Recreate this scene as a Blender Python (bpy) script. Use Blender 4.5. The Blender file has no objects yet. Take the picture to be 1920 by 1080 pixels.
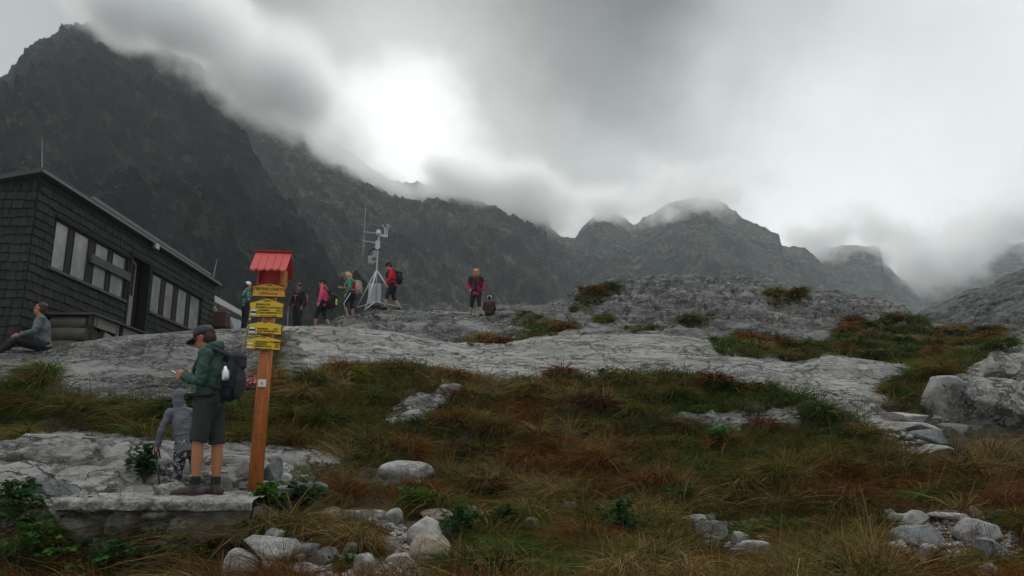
import bpy, bmesh, math, random
import numpy as np
from mathutils import Vector, Matrix, Euler
from mathutils.bvhtree import BVHTree

rng = np.random.default_rng(7)
random.seed(7)
S = bpy.context.scene
COL = S.collection

# ------------------------------------------------------------------ camera
PITCH = math.radians(13.0)
CT, ST = math.cos(PITCH), math.sin(PITCH)
F = 1493.0
cam = bpy.data.cameras.new("camera")
cam.sensor_width = 36.0
cam.lens = F / 1920 * 36
cam.clip_start = 0.05
cam.clip_end = 8000
camo = bpy.data.objects.new("camera", cam)
COL.objects.link(camo)
camo.rotation_euler = (math.pi / 2 + PITCH, 0, 0)
S.camera = camo


def at(px, py, Y):
    """point at forward distance Y on the line of sight of a photograph pixel"""
    u = (px - 960) / F
    v = (540 - py) / F
    t = Y / (CT - v * ST)
    return Vector((u * t, Y, (ST + v * CT) * t))


def ray(px, py):
    return at(px, py, 1.0).normalized()


# ------------------------------------------------------------------ render, exposure
S.view_settings.view_transform = 'Standard'
S.view_settings.look = 'None'
S.view_settings.exposure = 0.22
S.view_settings.gamma = 1.0
S.render.engine = 'CYCLES'
S.cycles.use_denoising = True
S.cycles.max_bounces = 6
S.cycles.diffuse_bounces = 3
S.cycles.glossy_bounces = 2
S.cycles.transparent_max_bounces = 8
S.cycles.volume_bounces = 5
S.cycles.volume_step_rate = 1.0
S.cycles.volume_max_steps = 96
S.cycles.sample_clamp_indirect = 4.0


class NT:
    """small node-tree helper"""
    def __init__(self, tree):
        self.t = tree
        self.n = tree.nodes
        self.l = tree.links

    def node(self, kind, **kw):
        n = self.n.new(kind)
        for k, v in kw.items():
            setattr(n, k, v)
        return n

    def link(self, a, b):
        self.l.new(a, b)

    def val(self, sock, v):
        if hasattr(v, 'is_linked') or isinstance(v, bpy.types.NodeSocket):
            self.l.new(v, sock)
        else:
            sock.default_value = v

    def math(self, op, a, b=None, c=None, clamp=False):
        n = self.n.new('ShaderNodeMath')
        n.operation = op
        n.use_clamp = clamp
        for i, x in enumerate((a, b, c)):
            if x is not None:
                self.val(n.inputs[i], x)
        return n.outputs[0]

    def vmath(self, op, a, b=None):
        n = self.n.new('ShaderNodeVectorMath')
        n.operation = op
        self.val(n.inputs[0], a)
        if b is not None:
            self.val(n.inputs[1], b)
        return n

    def smooth(self, x, a, b, lo=0.0, hi=1.0):
        n = self.n.new('ShaderNodeMapRange')
        n.interpolation_type = 'SMOOTHSTEP'
        self.val(n.inputs['Value'], x)
        n.inputs['From Min'].default_value = a
        n.inputs['From Max'].default_value = b
        n.inputs['To Min'].default_value = lo
        n.inputs['To Max'].default_value = hi
        return n.outputs[0]

    def mix(self, f, a, b, blend='MIX'):
        n = self.n.new('ShaderNodeMix')
        n.data_type = 'RGBA'
        n.blend_type = blend
        self.val(n.inputs[0], f)
        self.val(n.inputs[6], a if not isinstance(a, tuple) else (*a[:3], 1))
        self.val(n.inputs[7], b if not isinstance(b, tuple) else (*b[:3], 1))
        return n.outputs[2]

    def noise(self, vec, scale, detail=4, rough=0.55, dist=0.0, out=0):
        n = self.n.new('ShaderNodeTexNoise')
        if vec is not None:
            self.l.new(vec, n.inputs['Vector'])
        n.inputs['Scale'].default_value = scale
        n.inputs['Detail'].default_value = detail
        n.inputs['Roughness'].default_value = rough
        n.inputs['Distortion'].default_value = dist
        return n.outputs[out]

    def voronoi(self, vec, scale, feature='F1', out='Distance', rand=1.0):
        n = self.n.new('ShaderNodeTexVoronoi')
        n.feature = feature
        self.l.new(vec, n.inputs['Vector'])
        n.inputs['Scale'].default_value = scale
        n.inputs['Randomness'].default_value = rand
        return n.outputs[out]

    def mapping(self, vec, scale=(1, 1, 1), rot=(0, 0, 0)):
        n = self.n.new('ShaderNodeMapping')
        self.l.new(vec, n.inputs['Vector'])
        n.inputs['Scale'].default_value = scale
        n.inputs['Rotation'].default_value = rot
        return n.outputs[0]

    def bump(self, h, strength, dist, normal=None):
        n = self.n.new('ShaderNodeBump')
        self.l.new(h, n.inputs['Height'])
        n.inputs['Strength'].default_value = strength
        n.inputs['Distance'].default_value = dist
        if normal is not None:
            self.l.new(normal, n.inputs['Normal'])
        return n.outputs[0]


# ------------------------------------------------------------------ sky: a Nishita sky almost wholly behind a cloud sheet
SUN_DIR = Vector((-0.13, 1.0, 0.56)).normalized()
SUN_EL = math.asin(SUN_DIR.z)
SUN_AZ = math.atan2(SUN_DIR.x, SUN_DIR.y)
W = bpy.data.worlds.new("World")
S.world = W
W.use_nodes = True
w = NT(W.node_tree)
bg = w.n['Background']
sky = w.node('ShaderNodeTexSky', sky_type='NISHITA', sun_disc=False)
sky.sun_elevation = SUN_EL
sky.sun_rotation = SUN_AZ
tc = w.node('ShaderNodeTexCoord')
dirv = tc.outputs['Generated']
nz = w.noise(dirv, 2.4, 8, 0.56, out=1)
off = w.vmath('SUBTRACT', nz, (0.5, 0.5, 0.5)).outputs[0]
n_ = w.node('ShaderNodeVectorMath', operation='SCALE')
w.link(off, n_.inputs[0])
n_.inputs['Scale'].default_value = 0.34
wd = w.vmath('NORMALIZE', w.vmath('ADD', dirv, n_.outputs[0]).outputs[0]).outputs[0]
# openings and thick parts of the cloud sheet: (pixel the direction was read at, inner angle, outer angle, strength)
GAPS = [(750, 322, 0.5, 7.5, 0.47), (800, 225, 2, 11, 0.10), (905, 120, 2, 13, 0.16),
        (1720, 330, 5, 26, 0.34), (1560, 430, 2, 14, 0.12), (1060, 430, 1, 9, 0.22),
        (1780, 60, 2, 18, 0.16), (1400, 420, 2, 14, 0.14), (-50, 150, 2, 18, 0.09),
        (1330, 70, 4, 22, -0.25), (1180, 200, 2, 14, -0.10), (470, 120, 3, 18, -0.10), (1000, 20, 3, 14, -0.06)]
acc = 0.335
for px, py, a0, a1, k in GAPS:
    d = w.vmath('DOT_PRODUCT', wd, tuple(ray(px, py))).outputs['Value']
    acc = w.math('ADD', acc, w.smooth(d, math.cos(math.radians(a1)), math.cos(math.radians(a0)), 0, k))
sepd = w.node('ShaderNodeSeparateXYZ')
w.link(dirv, sepd.inputs[0])
acc = w.math('ADD', acc, w.smooth(sepd.outputs['Z'], 0.56, 0.95, 0, 1.2))      # unseen sky overhead, brightened as added fill for the foreground
acc = w.math('ADD', acc, w.smooth(sepd.outputs['Y'], 0.25, -0.7, 0, 0.1))  # unseen sky behind the camera, brightened as added fill too
fl = w.noise(dirv, 3.4, 9, 0.6, 0.4)
acc = w.math('MULTIPLY', acc, w.math('MULTIPLY_ADD', fl, 0.55, 0.9))
comb = w.node('ShaderNodeCombineColor')
for i, k in enumerate((0.965, 1.0, 0.995)):
    w.link(w.math('MULTIPLY', acc, k), comb.inputs[i])
skyd = w.mix(1.0, sky.outputs[0], (0.1, 0.1, 0.1), 'MULTIPLY')
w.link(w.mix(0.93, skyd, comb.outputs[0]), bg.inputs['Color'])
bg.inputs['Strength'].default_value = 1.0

sun = bpy.data.lights.new("sun", 'SUN')
sun.energy = 0.8
sun.angle = math.radians(16)
sun.color = (1.0, 0.96, 0.9)
suno = bpy.data.objects.new("sun", sun)
COL.objects.link(suno)
suno.rotation_euler = SUN_DIR.to_track_quat('Z', 'Y').to_euler()

# ------------------------------------------------------------------ helpers: tags, noise, materials


def tag(o, label=None, cat=None, group=None, kind=None):
    if label:
        o['label'] = label
    if cat:
        o['category'] = cat
    if group:
        o['group'] = group
    if kind:
        o['kind'] = kind
    return o


def mesh_np(name, V, faces_list, mat=None, parent=None, smooth=True):
    """link a mesh from a vertex array and a list of (n,k) face index arrays"""
    me = bpy.data.meshes.new(name)
    V = np.asarray(V, np.float32)
    loops = np.concatenate([f.ravel() for f in faces_list]).astype(np.int32)
    tot = np.concatenate([np.full(len(f), f.shape[1], np.int32) for f in faces_list])
    start = np.concatenate([[0], np.cumsum(tot)[:-1]]).astype(np.int32)
    me.vertices.add(len(V))
    me.vertices.foreach_set('co', V.ravel())
    me.loops.add(len(loops))
    me.loops.foreach_set('vertex_index', loops)
    me.polygons.add(len(tot))
    me.polygons.foreach_set('loop_start', start)
    me.polygons.foreach_set('loop_total', tot)
    me.update(calc_edges=True)
    if smooth:
        me.polygons.foreach_set('use_smooth', np.ones(len(tot), bool))
    o = bpy.data.objects.new(name, me)
    COL.objects.link(o)
    if mat:
        me.materials.append(mat)
    if parent:
        o.parent = parent
    return o


def vcol(o, arr):
    a = o.data.color_attributes.new("tint", 'FLOAT_COLOR', 'POINT')
    c = np.ones((len(arr), 4), np.float32)
    c[:, :3] = arr
    a.data.foreach_set('color', c.ravel())


_P = rng.permutation(256)
_P = np.concatenate([_P, _P, _P])
_G = rng.normal(size=(256, 3))
_G /= np.linalg.norm(_G, axis=1)[:, None]


def pn(p):
    """gradient noise at points (n,3), about -0.7..0.7"""
    p = np.asarray(p, np.float64)
    i = np.floor(p).astype(np.int64)
    f = p - i
    i &= 255
    w_ = f * f * f * (f * (f * 6 - 15) + 10)
    out = np.zeros(len(p))
    for dx in (0, 1):
        for dy in (0, 1):
            for dz in (0, 1):
                h = _P[_P[_P[i[:, 0] + dx] + i[:, 1] + dy] + i[:, 2] + dz]
                g = _G[h]
                d = g[:, 0] * (f[:, 0] - dx) + g[:, 1] * (f[:, 1] - dy) + g[:, 2] * (f[:, 2] - dz)
                wt = (w_[:, 0] if dx else 1 - w_[:, 0]) * (w_[:, 1] if dy else 1 - w_[:, 1]) * (w_[:, 2] if dz else 1 - w_[:, 2])
                out += wt * d
    return out


def fbm(p, oct=5, gain=0.5, lac=2.03):
    a, s, out = 1.0, 1.0, 0
    for k in range(oct):
        out = out + a * pn(p * s + 17.3 * k)
        a *= gain
        s *= lac
    return out


def ridged(p, oct=5, gain=0.5, lac=2.07):
    a, s, out = 1.0, 1.0, 0
    for k in range(oct):
        out = out + a * (1 - 2.2 * np.abs(pn(p * s + 9.1 * k)))
        a *= gain
        s *= lac
    return out


def pchip(x, y, xi):
    """monotone cubic interpolation along axis 0 of y"""
    x = np.asarray(x, float)
    y = np.asarray(y, float)
    h = np.diff(x).reshape((-1,) + (1,) * (y.ndim - 1))
    dl = np.diff(y, axis=0) / h
    m = np.zeros_like(y)
    a, b = dl[:-1], dl[1:]
    w1 = 2 * h[1:] + h[:-1]
    w2 = h[1:] + 2 * h[:-1]
    with np.errstate(divide='ignore', invalid='ignore'):
        hm = (w1 + w2) / (w1 / a + w2 / b)
    m[1:-1] = np.where(a * b > 0, hm, 0)
    m[0], m[-1] = dl[0], dl[-1]
    m = np.nan_to_num(m)
    k = np.clip(np.searchsorted(x, xi, side='right') - 1, 0, len(x) - 2)
    hk = (x[k + 1] - x[k]).reshape((-1,) + (1,) * (y.ndim - 1))
    t = ((xi - x[k]) / (x[k + 1] - x[k])).reshape((-1,) + (1,) * (y.ndim - 1))
    return ((2 * t**3 - 3 * t**2 + 1) * y[k] + (t**3 - 2 * t**2 + t) * hk * m[k]
            + (-2 * t**3 + 3 * t**2) * y[k + 1] + (t**3 - t**2) * hk * m[k + 1])


def in_poly(x, y, poly):
    c = np.zeros(x.shape, bool)
    n = len(poly)
    for i in range(n):
        x1, y1 = poly[i]
        x2, y2 = poly[(i + 1) % n]
        if y1 == y2:
            continue
        c ^= ((y1 > y) != (y2 > y)) & (x < (x2 - x1) * (y - y1) / (y2 - y1) + x1)
    return c


def project(P):
    """photograph pixel of world points (n,3)"""
    d = P[:, 1] * CT + P[:, 2] * ST
    d = np.maximum(d, 1e-3)
    u = P[:, 0] / d
    v = (-P[:, 1] * ST + P[:, 2] * CT) / d
    return 960 + u * F, 540 - v * F


def new_mat(name):
    m = bpy.data.materials.new(name)
    m.use_nodes = True
    return m, NT(m.node_tree), m.node_tree.nodes['Principled BSDF']


def simple_mat(name, color, rough=0.7, metal=0.0, var=0.15, vscale=8.0, bump=0.0, bscale=60.0, bdist=0.004, spec=0.3, coord='Object'):
    m, t, b = new_mat(name)
    tcn = t.node('ShaderNodeTexCoord')
    v = tcn.outputs[coord]
    n = t.noise(v, vscale, 4, 0.6)
    f = t.math('MULTIPLY_ADD', n, 2 * var, 1 - var)
    mul = t.node('ShaderNodeVectorMath', operation='SCALE')
    mul.inputs[0].default_value = color[:3]
    t.link(f, mul.inputs['Scale'])
    t.link(mul.outputs[0], b.inputs['Base Color'])
    b.inputs['Roughness'].default_value = rough
    b.inputs['Metallic'].default_value = metal
    b.inputs['Specular IOR Level'].default_value = spec
    if bump:
        t.link(t.bump(t.noise(v, bscale, 4, 0.6), bump, bdist), b.inputs['Normal'])
    return m


def rock_material(name, light=(0.23, 0.225, 0.212), dark=(0.035, 0.035, 0.033), s=1.0, crack=1.0, lichen=1.0, aniso=(1, 1, 2.4), crust=0.0, rough=0.6):
    """weathered granite: mottled greys, black and yellow-green lichen, joints"""
    m, t, b = new_mat(name)
    geo = t.node('ShaderNodeNewGeometry')
    pos = geo.outputs['Position']
    p = t.mapping(pos, tuple(s * a for a in aniso))
    big = t.noise(p, 0.7, 6, 0.65)
    mid = t.noise(p, 4.5, 6, 0.65)
    fine = t.noise(p, 38, 4, 0.7)
    f = t.math('ADD', t.math('MULTIPLY', big, 0.5), t.math('MULTIPLY', mid, 0.5))
    col = t.mix(t.smooth(f, 0.40, 0.58), tuple(0.40 * c for c in light), light)
    col = t.mix(t.smooth(fine, 0.35, 0.7, 0, 0.45), col, tuple(1.25 * c for c in light))
    # dark lichen crust in patches
    lp = t.math('MULTIPLY', t.smooth(t.noise(p, 0.8, 5, 0.6), 0.50 - crust, 0.62 - crust), t.smooth(t.noise(p, 14, 6, 0.75), 0.46 - 0.3 * crust, 0.56 - 0.3 * crust))
    col = t.mix(t.math('MULTIPLY', lp, 0.9), col, dark)
    # vertical water stains
    st = t.noise(t.mapping(pos, (3.2 * s, 3.2 * s, 0.35 * s)), 1.0, 4, 0.6)
    col = t.mix(t.smooth(st, 0.55, 0.75, 0, 0.5), col, tuple(0.42 * c for c in light))
    # yellow-green lichen
    yl = t.math('MULTIPLY', t.smooth(t.noise(p, 1.9, 3, 0.5), 0.58, 0.68), t.smooth(t.noise(p, 9, 5, 0.7), 0.5, 0.62))
    col = t.mix(t.math('MULTIPLY', yl, 0.75 * lichen), col, (0.27, 0.27, 0.13))
    # joints: a few warped cell borders, and the foliation of the rock
    wv = t.vmath('ADD', p, t.vmath('MULTIPLY', t.noise(p, 1.1, 5, 0.65, out=1), (1.7, 1.7, 1.7)).outputs[0]).outputs[0]
    e1 = t.voronoi(t.mapping(wv, (0.55, 0.55, 0.5)), 1.0, 'DISTANCE_TO_EDGE')
    e2 = t.voronoi(wv, 1.5, 'DISTANCE_TO_EDGE')
    gate = t.smooth(t.noise(p, 0.55, 4, 0.6), 0.5, 0.6)
    g1 = t.smooth(t.noise(p, 1.4, 4, 0.6), 0.32, 0.48)
    c1 = t.math('MULTIPLY', t.smooth(e1, 0.0, 0.024, 1, 0), g1)
    c2 = t.math('MULTIPLY', t.smooth(e2, 0.0, 0.036, 1, 0), gate)
    fo = t.noise(t.mapping(wv, (0.22, 0.3, 2.4)), 1.0, 5, 0.6)
    c3 = t.math('MULTIPLY', t.smooth(t.math('ABSOLUTE', t.math('SUBTRACT', fo, 0.5)), 0.0, 0.02, 0.9, 0), t.smooth(big, 0.42, 0.55))
    # upright joints across the slabs, unevenly spaced
    sx = t.node('ShaderNodeSeparateXYZ')
    t.link(pos, sx.inputs[0])
    ww = t.math('MULTIPLY', t.noise(t.mapping(pos, (0.45, 0.45, 0.9)), 1.0, 5, 0.6), 4.2)
    jv = t.math('PINGPONG', t.math('ADD', t.math('MULTIPLY', sx.outputs['X'], 0.95 * s), ww), 1.0)
    c4 = t.math('MULTIPLY', t.smooth(jv, 0.0, 0.06, 1, 0), t.smooth(t.noise(pos, 0.7, 4, 0.6), 0.40, 0.48))
    cr = t.math('MAXIMUM', t.math('MAXIMUM', t.math('MULTIPLY', c1, 0.9), c2), t.math('MAXIMUM', c3, c4))
    col = t.mix(t.math('MULTIPLY', cr, 0.93 * crack, clamp=True), col, (0.03, 0.029, 0.026))
    t.link(col, b.inputs['Base Color'])
    b.inputs['Roughness'].default_value = 0.85
    b.inputs['Specular IOR Level'].default_value = 0.25
    h = t.math('ADD', t.math('MULTIPLY', mid, rough), t.math('MULTIPLY', fine, 0.4 * rough))
    h = t.math('SUBTRACT', h, t.math('MULTIPLY', cr, 1.6 * crack))
    t.link(t.bump(h, 0.8, 0.06 / s), b.inputs['Normal'])
    return m


M = {}
M['rock'] = rock_material('granite', rough=0.28)
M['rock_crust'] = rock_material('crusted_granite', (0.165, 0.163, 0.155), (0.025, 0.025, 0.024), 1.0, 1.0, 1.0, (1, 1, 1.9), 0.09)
M['stone'] = rock_material('boulder_granite', (0.33, 0.322, 0.305), (0.10, 0.10, 0.095), 2.2, 0.25, 0.3, (1, 1, 1))
M['stone_warm'] = rock_material('warm_boulder_granite', (0.31, 0.26, 0.205), (0.12, 0.11, 0.10), 2.2, 0.2, 0.4, (1, 1, 1))
M['stone_dark'] = rock_material('dark_boulder_granite', (0.19, 0.20, 0.205), (0.08, 0.08, 0.08), 2.2, 0.3, 0.2, (1, 1, 1))

# ------------------------------------------------------------------ terrain: one sheet through feature lines read off the photograph
def tz(py):
    v = (540 - py) / F
    return (ST + v * CT) / (CT - v * ST)


# every line: (pixel column, pixel row, distance); lines with a leading 'z' give (column, distance, height)
LINES = [
    ('z', [(-500, -14, -2.2), (960, -14, -2.2), (2400, -14, -2.2)]),
    ('z', [(-500, 1.5, -1.55), (960, 1.5, -1.55), (2400, 1.5, -1.55)]),
    ('z', [(-500, 4.8, -1.2), (300, 4.8, -1.2), (500, 4.8, -1.02), (960, 4.8, -0.95), (1400, 4.8, -0.95), (2400, 4.8, -0.95)]),
    ('p', [(-500, 1110, 7.0), (0, 1110, 7.1), (470, 1100, 7.1), (520, 1080, 6.8), (960, 1080, 6.7), (1400, 1080, 6.7), (2400, 1080, 6.8)]),
    ('p', [(-500, 1062, 7.55), (450, 1062, 7.55), (505, 1032, 7.3), (560, 1035, 7.35), (700, 1030, 7.5), (760, 1040, 7.5), (850, 1030, 7.6), (960, 1035, 7.7), (1200, 1035, 7.8), (1400, 1038, 7.8), (1650, 1035, 7.9), (2400, 1030, 7.9)]),
    ('p', [(-500, 940, 8.0), (0, 940, 8.0), (455, 944, 7.95), (500, 985, 7.7), (560, 985, 8.0), (700, 975, 8.4), (760, 1005, 8.2), (850, 985, 8.6), (960, 985, 8.8),
           (1200, 985, 9.0), (1400, 988, 9.0), (1650, 985, 9.2), (1920, 980, 9.2), (2400, 980, 9.2)]),
    ('p', [(-500, 925, 9.0), (0, 925, 8.9), (130, 928, 8.8), (300, 918, 8.9), (420, 912, 8.9), (520, 905, 9.0), (600, 915, 9.1), (700, 925, 9.2), (850, 940, 9.4), (960, 940, 9.7),
           (1200, 940, 9.9), (1400, 940, 9.9), (1650, 935, 10.2), (1920, 920, 10.4), (2400, 920, 10.4)]),
    ('p', [(-500, 824, 10.0), (0, 822, 10.0), (60, 818, 10.1), (150, 830, 10.0), (250, 832, 10.0), (450, 827, 10.2), (560, 838, 10.3), (640, 858, 10.3), (680, 870, 10.2), (760, 872, 10.6),
           (850, 862, 11.2), (960, 858, 11.4), (1200, 862, 11.4), (1400, 868, 11.3), (1650, 850, 12.0), (1800, 832, 12.4), (2400, 825, 12.4)]),
    ('p', [(-500, 806, 11.3), (0, 808, 11.3), (130, 803, 11.2), (200, 806, 11.2), (300, 814, 11.2), (450, 815, 11.3), (560, 812, 11.4), (640, 818, 11.6), (760, 815, 12.0),
           (850, 808, 12.3), (1050, 802, 12.8), (1200, 806, 12.9), (1500, 805, 13.0), (1650, 795, 13.3), (1800, 800, 13.4), (1920, 800, 13.4), (2400, 800, 13.4)]),
    ('p', [(-500, 735, 12.3), (0, 728, 12.3), (150, 738, 12.3), (300, 745, 12.3), (450, 725, 12.8), (540, 705, 13.2), (640, 715, 13.3), (740, 745, 13.2), (850, 728, 13.6),
           (960, 732, 14.1), (1150, 745, 14.0), (1220, 772, 13.5), (1480, 766, 13.5), (1540, 750, 13.8), (1650, 762, 14.2), (1740, 745, 14.6), (1800, 725, 14.6), (1920, 700, 14.6), (2400, 690, 14.6)]),
    ('p', [(-500, 695, 13.4), (0, 690, 13.6), (150, 688, 13.8), (300, 690, 13.8), (450, 675, 14.6), (560, 664, 15.3), (640, 660, 15.8), (750, 664, 16.2), (880, 682, 16.2),
           (960, 678, 16.4), (1050, 676, 16.8), (1200, 676, 17.2), (1350, 684, 17.0), (1480, 702, 16.3), (1580, 715, 16.0), (1650, 712, 16.4), (1720, 700, 16.6), (1800, 682, 16.2), (1920, 662, 16.0), (2400, 650, 16.0)]),
    ('p', [(-500, 655, 15.5), (0, 655, 15.4), (60, 660, 15.2), (150, 643, 15.8), (230, 632, 16.2), (300, 624, 16.4), (400, 614, 17.0), (480, 613, 17.2), (600, 614, 17.6), (700, 620, 18.4),
           (800, 634, 19.0), (900, 648, 19.0), (960, 642, 19.2), (1050, 629, 19.6), (1130, 628, 19.8), (1250, 634, 20.0), (1400, 655, 19.6), (1500, 674, 18.6), (1545, 665, 18.6), (1640, 676, 18.4), (1730, 690, 18.0),
           (1790, 668, 18.6), (1920, 640, 19), (2400, 640, 19)]),
    ('z', [(-500, 16.6, 2.5), (0, 16.6, 2.55), (200, 17.4, 2.6), (400, 19, 2.9), (600, 20.5, 3.1), (750, 21.0, 3.2), (820, 21.6, 3.3), (900, 21.6, 3.5),
           (960, 21.8, 3.52), (1050, 22.0, 3.6), (1200, 22.4, 3.8), (1350, 22.2, 3.55), (1430, 21.8, 3.2), (1545, 20.2, 2.72), (1650, 20.2, 2.75), (1730, 20.4, 2.72), (1800, 20.6, 3.0), (1920, 21, 3.3), (2400, 21, 3.4)]),
    ('p', [(-500, 640, 26), (0, 660, 26), (200, 650, 26), (400, 634, 26), (540, 626, 26.0), (600, 614, 26), (640, 596, 26.2), (700, 585, 26.6), (760, 582, 27), (850, 588, 27.2), (900, 592, 27.4),
           (960, 596, 27.6), (1050, 601, 27.0), (1200, 605, 26.6), (1350, 616, 25.6), (1500, 632, 24.8), (1650, 624, 25.6), (1750, 630, 26), (1800, 636, 26), (1920, 628, 26), (2400, 620, 26)]),
    ('p', [(-500, 650, 34), (0, 680, 34), (400, 650, 33), (600, 640, 33), (750, 612, 33), (850, 600, 33), (930, 583, 33), (1000, 577, 33), (1060, 566, 33), (1095, 545, 33.6), (1130, 534, 34), (1200, 527, 35), (1290, 523, 36),
           (1400, 529, 36), (1480, 540, 35.6), (1560, 556, 35), (1640, 568, 34), (1690, 582, 33.4), (1716, 602, 32), (1760, 616, 31.6), (1820, 621, 31.6), (1870, 628, 31.6), (1920, 627, 31.6), (2400, 610, 31.6)]),
    ('z', [(-500, 46, 4.5), (400, 46, 4), (900, 46, 4.6), (1290, 48, 6.0), (1700, 46, 4.0), (2400, 46, 4.4)]),
    ('z', [(-500, 90, 0), (960, 90, -2), (2400, 90, 0)]),
    ('z', [(-500, 300, -6), (960, 300, -6), (2400, 300, -6)]),
]
IDX = np.array([0, 1, 2, 3, 3.5] + list(range(4, len(LINES) - 1)), float)
NSUB = [6, 10, 14, 26, 22, 34, 56, 26, 44, 46, 44, 20, 44, 50, 16, 8, 8]
pxs = np.concatenate([np.linspace(-560, -60, 40, endpoint=False), np.linspace(-60, 1980, 640, endpoint=False), np.linspace(1980, 2460, 40)])
nU = len(pxs)
TT, YY = [], []
for kind, pts in LINES:
    a = np.array(pts, float)
    if kind == 'p':
        tn, yy = np.array([tz(q) for q in a[:, 1]]), a[:, 2]
    else:
        yy, tn = a[:, 1], a[:, 2] / np.maximum(a[:, 1], 4)
    xi = np.clip(pxs, a[0, 0], a[-1, 0])
    TT.append(pchip(a[:, 0], tn, xi))
    YY.append(pchip(a[:, 0], yy, xi))
TT, YY = np.array(TT), np.array(YY)
ZZ = TT * np.maximum(YY, 4)
rows = np.concatenate([np.linspace(IDX[i], IDX[i + 1], n, endpoint=False) for i, n in enumerate(NSUB)] + [[IDX[-1]]])
idx = IDX
GY, GZ = pchip(idx, YY, rows), pchip(idx, ZZ, rows)
nR = len(rows)
Dm = np.maximum(GY, 4)
tn = GZ / Dm
gv = (tn * CT - ST) / (CT + tn * ST)
GX = ((pxs - 960) / F)[None, :] * Dm / (CT - gv * ST)
GPX = np.broadcast_to(pxs[None, :], GX.shape)
GPY = 540 - gv * F
GR = np.broadcast_to(rows[:, None], GX.shape)
P0 = np.stack([GX, GY, GZ], -1).reshape(-1, 3)
fpx, fpy, frow = GPX.ravel(), GPY.ravel(), GR.ravel()
# bare rock: outlines (photograph pixels), rows of the sheet they belong to
ROCKS = [
    ([(-600, 820), (0, 820), (70, 815), (110, 803), (190, 803), (260, 824), (450, 824), (560, 832), (640, 850), (636, 864), (560, 866), (530, 884), (500, 900), (470, 916), (300, 930), (140, 945), (-600, 945)], 4.2, 7.3),
    ([(-600, 500), (620, 500), (620, 672), (560, 684), (530, 715), (470, 748), (420, 738), (360, 760), (310, 756), (240, 750), (170, 748), (90, 740), (40, 726), (-600, 726)], 7.5, 12.5),
    ([(540, 500), (2500, 500), (2500, 640), (1940, 650), (1800, 690), (1745, 700), (1690, 760), (1760, 800), (1790, 850), (1700, 860), (1640, 800), (1600, 785), (1540, 748), (1470, 728), (1390, 714), (1200, 703), (1050, 702), (950, 712), (880, 706), (760, 682), (640, 680), (540, 712)], 6.8, 14.2),
    ([(1745, 745), (1775, 712), (1850, 668), (1925, 650), (2500, 640), (2500, 800), (1800, 798), (1750, 780)], 6.8, 11),
    ([(1215, 775), (1300, 772), (1490, 764), (1505, 795), (1400, 802), (1240, 800)], 6.9, 8.2),
    ([(704, 786), (770, 765), (736, 768), (742, 752), (790, 736), (815, 738), (835, 722), (872, 716), (850, 745), (800, 772), (832, 800), (760, 806)], 6.5, 9.3),
    ([(668, 875), (700, 868), (745, 874), (770, 870), (798, 885), (790, 905), (760, 912), (720, 905), (690, 890)], 4.9, 6.6),
]
TURF = [
    [(1330, 642), (1400, 622), (1480, 640), (1560, 640), (1598, 605), (1640, 600), (1700, 588), (1760, 614), (1872, 620), (1874, 640), (1790, 652), (1768, 694), (1735, 692), (1640, 676), (1545, 663), (1500, 676), (1430, 668), (1350, 655)],
    [(1652, 765), (1660, 742), (1716, 700), (1760, 685), (1800, 662), (1890, 652), (1850, 668), (1780, 708), (1742, 735), (1740, 775), (1690, 778)],
    [(1432, 552), (1502, 543), (1492, 574), (1450, 572)],
    [(930, 640), (975, 622), (1000, 606), (1085, 604), (1092, 612), (1050, 624), (960, 636)],
    [(1085, 540), (1170, 528), (1150, 552), (1110, 575), (1068, 586), (1070, 570)],
    [(1254, 604), (1300, 588), (1345, 585), (1330, 604), (1290, 618)],
    [(1114, 598), (1154, 588), (1152, 604), (1120, 606)],
    [(980, 590), (1040, 594), (1030, 604), (950, 612)],
    [(1170, 612), (1235, 606), (1230, 620), (1180, 622)],
    [(860, 640), (950, 632), (960, 640), (880, 646)],
    [(20, 735), (30, 700), (90, 700), (120, 730)],
    [(505, 620), (520, 620), (522, 720), (500, 735)],
    [(280, 826), (300, 808), (420, 808), (470, 822)],
]
jn = np.stack([fbm(P0 * 1.3, 3), fbm(P0 * 1.3 + 40, 3)], -1)
jn += 0.7 * np.stack([fbm(P0 * 6, 2), fbm(P0 * 6 + 40, 2)], -1)
jx, jy = fpx + 15 * jn[:, 0], fpy + 9 * jn[:, 1]
mask = np.zeros(len(P0))
for poly, r0, r1 in ROCKS:
    mask[in_poly(jx, jy, poly) & (frow > r0) & (frow < r1)] = 1
for poly in TURF:
    mask[in_poly(jx, jy, poly) & (frow > 6.5)] = 0
mask[frow > 13.4] = 1
mask[(fpx < 520) & (frow > 3.9) & (frow < 4.9)] = 1
rockm = mask.reshape(nR, nU)
for _ in range(2):
    p_ = np.pad(rockm, 1, mode='edge')
    rockm = (p_[:-2, 1:-1] + p_[2:, 1:-1] + p_[1:-1, :-2] + p_[1:-1, 2:] + 2 * rockm) / 6
soft = rockm.ravel()
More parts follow.
